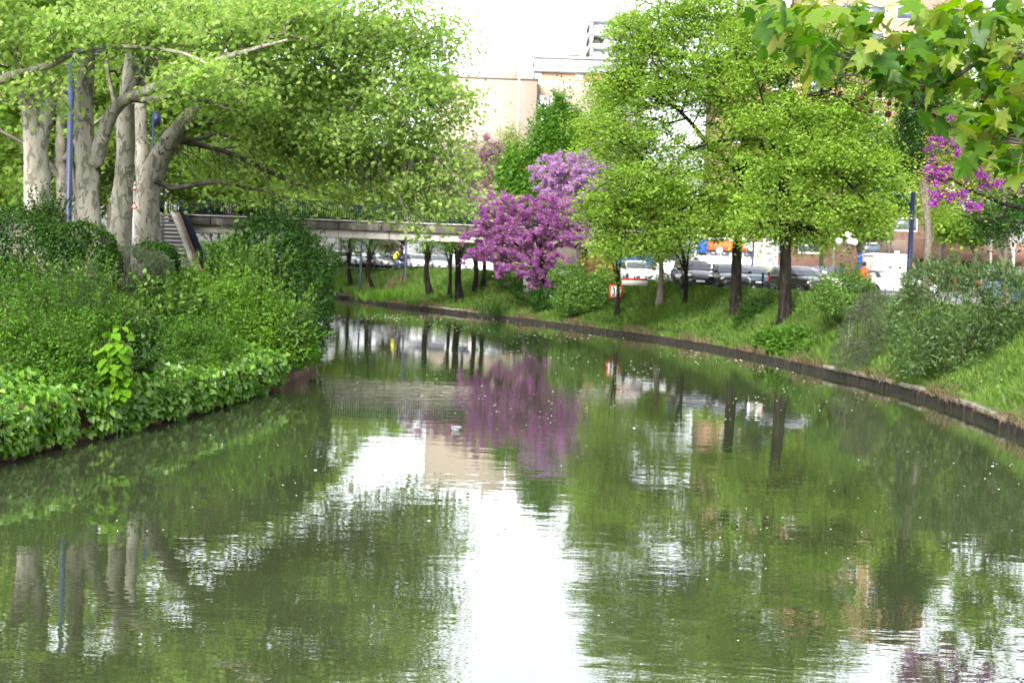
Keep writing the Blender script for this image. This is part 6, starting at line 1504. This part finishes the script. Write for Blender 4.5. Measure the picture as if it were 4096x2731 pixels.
rzm = Matrix.Rotation(math.radians(35), 3, 'Z'); q = Vector((Xc + .1, Yc - .15, zc_ + .02)) + rzm @ Vector((-.27, -.16, 1.12))
t = thing('shoulder_bag', 'bright yellow bag slung on the cyclist', 'bag', q, math.radians(35))
Geo().box((0, 0, 0), (.2, .34, .42), M=np.array(Matrix.Rotation(.5, 3, 'X'))).build('bag_body', MT['yellow_bag'], t, world=False, bevel=.07)
Geo().tube(crm([(.0, .1, .2), (.16, .12, .38), (.28, .02, .36), (.3, -.16, .1)], .08), .018, 6).build('strap', MT['yellow_bag'], t, world=False)

# ------------------------------------------------------------------ bird and floating bits on the water
q = W(1822, 1720, 0.0)
t = thing('gull', 'small grey gull with a dark head swimming in mid canal', 'bird', (q[0], q[1], 0))
me = skin_mesh('body', [(.0, 0, .055), (.08, 0, .05), (.15, 0, .065), (-.07, 0, .055), (-.11, 0, .085), (-.135, 0, .115)], [(0, 1), (1, 2), (0, 3), (3, 4), (4, 5)], [(.055, .06), (.045, .05), (.012, .02), (.042, .045), (.026, .028), (.03, .032)],
               [mat('gull_grey', (.1, .105, .13), .8), mat('gull_white', (.4, .4, .42), .8), mat('gull_dark', (.03, .028, .025), .7)], lambda c: 2 if c[0] < -.105 else (1 if c[0] > .11 or c[2] < .035 else 0)); me.parent = t
Geo().cyl((-.155, 0, .112), (-.195, 0, .103), .008, 6, .002).build('beak', MT['taillight'], t, world=False)
for s in (-1, 1): Geo().ball((.04, s * .045, .07), .09, 10, 6, (1.2, .25, .42)).build('wing', bpy.data.materials['gull_grey'], t, smooth=True, world=False)
rg = np.random.default_rng(5)
n = 2600; yy = 12 + 85 * rg.random(n) ** .75; xx = rg.uniform(-1, 1, n); e0 = np.interp(yy, LE[:, 1], LE[:, 0]); e1 = np.interp(yy, RE[:, 1], RE[:, 0]); xx = e0 + 1 + (e1 - e0 - 2) * rg.random(n) ** .8
drift = np.sin(xx * .8 + 1.7 * np.sin(yy * .21)) + np.sin(yy * .35 + 1.3 * np.sin(xx * .5)) + .7 * np.sin(xx * 2.1 - yy * .9) + rg.normal(0, .7, n)
keep = drift > .75; xx, yy = xx[keep], yy[keep]; n = len(xx)
sz = rg.uniform(.0035, .009, n) * (1 + (rg.random(n) > .97) * 1.2) * (.6 + yy / 45); V = []; F = []
for i in range(n):
    k0 = len(V)
    for k in range(6): V.append((xx[i] + sz[i] * 1.5 * math.cos(k * PI / 3), yy[i] + sz[i] * math.sin(k * PI / 3) * 1.5, .006))
    V.append((xx[i], yy[i], .006 + sz[i] * .5)); F += [(k0 + k, k0 + (k + 1) % 6, k0 + 6) for k in range(6)]
tag(Geo().add(V, F).build('floating_fluff', mat('fluff', (.75, .74, .7), .9)), 'white specks of seed fluff floating on the water', 'fluff', kind='stuff')
q = W(3455, 2170, 0); tag(Geo().tube([(q[0] - .12, q[1], .012), (q[0], q[1] + .03, .02), (q[0] + .1, q[1] - .02, .012)], [.006, .008, .004], 5).build('floating_twig', MT['dry_grass']), 'bent pale twig floating on the water at the lower right', 'twig')
q = W(3090, 2192, 0); o = leaves('floating_leaf', np.array([[q[0], q[1], .012]]), .06, 'leaf', MT['dry_grass'], None, np.array([[1, .2, 0]]), np.array([[0, 0, 1.0]])); tag(o, 'single dry pinkish leaf floating on the water', 'leaf')
# dead twig sticking up on the right bank
q = W(3388, 1420, .7); q[2] = gz(q[0], q[1]); g = Geo()
for dx, dz in ((.05, 1.6), (-.25, 1.0), (.22, 1.25)): g.tube(crm([q, q + np.array([dx * .3, 0, dz * .5]), q + np.array([dx, 0, dz])], .2), np.linspace(.018, .005, len(crm([q, q + np.array([dx * .3, 0, dz * .5]), q + np.array([dx, 0, dz])], .2))), 4)
tag(g.build('dead_twig', MT['concrete']), 'bare pale twig standing in the grass by the quay edge', 'twig')

# ------------------------------------------------------------------ near plane branch with seed balls, upper right
def leaf_shape():
    half = [(0, 0), (-.10, .16), (.02, .30), (-.02, .52), (.16, .44), (.30, .40), (.40, .56), (.66, .60), (.60, .44), (.62, .30), (.56, .20), (.74, .24), (.80, .15), (1.02, 0)]
    pts = [(x, y) for x, y in half] + [(x, -y) for x, y in half[-2:0:-1]]
    V = []; 
    for x, y in pts: V.append((x, y, .12 * abs(y) - .28 * x * x * .6 - .18 * y * y))
    c = (.30, 0, -.03); V.append(c); n = len(pts)
    return np.array(V), [(i, (i + 1) % n, n) for i in range(n)], n
LV, LF, LN = leaf_shape()
def near_branch():
    Yb = 9.6
    base = np.array([10.9, 13.2, gz(10.9, 13.2) - .1])
    t = thing('plane_tree', 'overhanging near plane branch with large leaves and hanging seed balls, upper right', 'tree', base)
    hub = np.array([9.4, 12.0, 6.4])
    limbs = [([base, base + np.array([-.1, 0, 3]), base + np.array([-.3, -.1, 6.5]), base + np.array([-.4, 0, 10])], .3, .14),
             ([base + np.array([-.25, -.1, 5.2]), hub, P(4300, 160, 9.9), P(4096, 232, Yb), P(3920, 238, Yb), P(3760, 236, Yb - .1), P(3600, 240, Yb - .1), P(3490, 248, Yb - .2), P(3420, 242, Yb - .2), P(3320, 212, Yb - .2)], .11, .008),
             ([P(3920, 238, Yb), P(3850, 290, Yb - .1), P(3770, 320, Yb - .2), P(3690, 340, Yb - .3), P(3615, 322, Yb - .3)], .016, .006),
             ([P(4096, 232, Yb), P(4000, 150, Yb + .1), P(3930, 160, Yb + .1), P(3850, 190, Yb), P(3790, 215, Yb)], .014, .005),
             ([P(3480, 248, Yb - .2), P(3440, 215, Yb - .2), P(3330, 165, Yb - .3), P(3290, 95, Yb - .3)], .012, .004),
             ([P(3320, 212, Yb - .2), P(3360, 110, Yb - .3), P(3400, -20, Yb - .2)], .012, .005),
             ([hub, P(4300, 480, Yb), P(4096, 568, Yb - .2), P(3960, 562, Yb - .3), P(3880, 540, Yb - .3), P(3790, 495, Yb - .4), P(3730, 440, Yb - .4)], .05, .006),
             ([hub, P(4300, 20, Yb + .1), P(4096, 42, Yb), P(3990, 30, Yb), P(3840, 40, Yb), P(3730, 20, Yb)], .05, .006),
             ([P(4096, 568, Yb - .2), P(4120, 620, Yb - .2), P(4060, 680, Yb - .2)], .012, .005),
             ([P(3600, 240, Yb - .1), P(3500, 300, Yb - .2), P(3450, 340, Yb - .3)], .01, .004), ([P(3490, 248, Yb - .2), P(3420, 300, Yb - .25), P(3330, 300, Yb - .3)], .01, .004),
             ([P(3760, 236, Yb - .1), P(3680, 180, Yb), P(3560, 150, Yb), P(3480, 130, Yb)], .012, .004)]
    g = Geo()
    for pts, r0, r1 in limbs:
        c = crm(pts, .12); 
        if r0 < .2: c[1:-1] += rng.normal(0, .006, (len(c) - 2, 3))
        g.tube(c, np.linspace(r0, r1, len(c)), 8)
    g.build('trunk', MT['bark_mid'], t, smooth=True)
    rg = np.random.default_rng(77)
    # leaf places: along the thin limbs and through the two sprays of the branch
    reg = [(3100, 70, 90, 70, 18), (3060, 40, 60, 40, 6), (3170, 180, 110, 70, 16), (3220, 120, 130, 90, 30), (3780, 150, 120, 60, 16), (4000, 480, 110, 60, 16), (3860, 640, 60, 30, 5), (3960, 620, 90, 50, 16), (4060, 700, 40, 40, 5), (4050, 400, 60, 60, 12), (3270, 220, 110, 70, 20), (3370, 200, 150, 90, 30), (3480, 90, 110, 60, 16), (3430, 40, 120, 50, 12), (3540, 230, 140, 70, 30), (3640, 200, 130, 60, 26), (3760, 60, 120, 60, 22), (3740, 240, 140, 80, 34), (3700, 330, 130, 60, 22), (3890, 90, 150, 80, 34), (3880, 270, 150, 90, 40),
           (4010, 170, 120, 100, 36), (4020, 330, 100, 90, 26), (4070, 60, 90, 70, 20), (3950, 390, 120, 40, 14), (3800, 470, 110, 40, 16), (3900, 545, 120, 50, 22), (4020, 560, 110, 60, 24), (4060, 640, 60, 40, 8), (3700, 470, 50, 30, 4), (3300, 320, 60, 40, 5), (3560, 335, 90, 40, 12), (4080, 470, 50, 60, 10)]
    pos = []
    for x, y, rx, ry, n in reg:
        for k in range(int(n * 1.05)):
            a = rg.uniform(0, 2 * PI); r_ = math.sqrt(rg.random()); pos.append(P(x + rx * r_ * math.cos(a), y - 20 + ry * r_ * math.sin(a), Yb - .25 + rg.normal(0, .35)))
    pos = np.array(pos); n = len(pos)
    a = rg.uniform(0, 2 * PI, n); hang = rg.random(n) < .42
    ax = np.stack([np.cos(a) * np.where(hang, .55, 1) - .12, np.sin(a) * np.where(hang, .55, 1), np.where(hang, rg.normal(-1.0, .3, n), rg.normal(-.18, .22, n))], 1); nm = np.stack([rg.normal(0, .38, n), rg.normal(-.08, .38, n), np.ones(n)], 1)
    tt = unit(ax); b = unit(np.cross(nm, tt)); nn = np.cross(tt, b); s = .142 * rg.uniform(.5, 1.2, n)
    cz = rg.uniform(.6, 2.6, n)
    V = pos[:, None] + s[:, None, None] * (LV[None, :, :1] * tt[:, None] + LV[None, :, 1:2] * b[:, None] + (LV[None, :, 2:3] * cz[:, None, None]) * nn[:, None])
    F = (np.arange(n)[:, None, None] * len(LV) + np.array(LF)[None]).reshape(-1, 3)
    mesh_np('leaves', V.reshape(-1, 3), [F], MT['plane_leaf_near'], t)
    balls = [(835, 697), (868, 687), (890, 655), (905, 717), (850, 762), (928, 777), (712, 655), (1058, 725), (1108, 732), (1050, 797), (1215, 640), (1228, 715), (1385, 737), (1383, 805), (1377, 860), (1700, 697), (1720, 630), (1853, 357), (1880, 340), (1888, 425), (1868, 482), (1970, 397), (1957, 325), (990, 628), (992, 668), (1978, 1100), (1968, 1150), (383, 40), (1110, 578), (1300, 628)]
    for i, (bx_, by) in enumerate(balls):
        x, y = bx_ / 1.743 + 2950, by / 1.743; c = P(x, y, Yb - .35); r_ = .0145 if i not in (9, 15) else .021
        g = Geo(); g.ball(c, r_, 12, 8)
        d = unit(rg.normal(size=(90, 3)))
        for q in d: 
            h = unit(np.cross(q, [.3, .5, .8])) * r_ * .10; g.add([c + q * r_ * .9 - h, c + q * r_ * .9 + h, c + q * r_ * 1.28], [(0, 1, 2)])
        sb = g.build('seed_ball', MT['seed'], t)
        top = c + np.array([rg.normal(0, .01), 0, .10 + .05 * rg.random()])
        Geo().tube(crm([c + np.array([0, 0, r_ * .8]), (c + top) / 2 + np.array([.006, 0, 0]), top], .04), .0022, 4).build('stalk', MT['twig'], sb)
MT['seed'] = mat('seed_ball', (.05, .022, .012), .9, var=.4, scale=60)
near_branch()
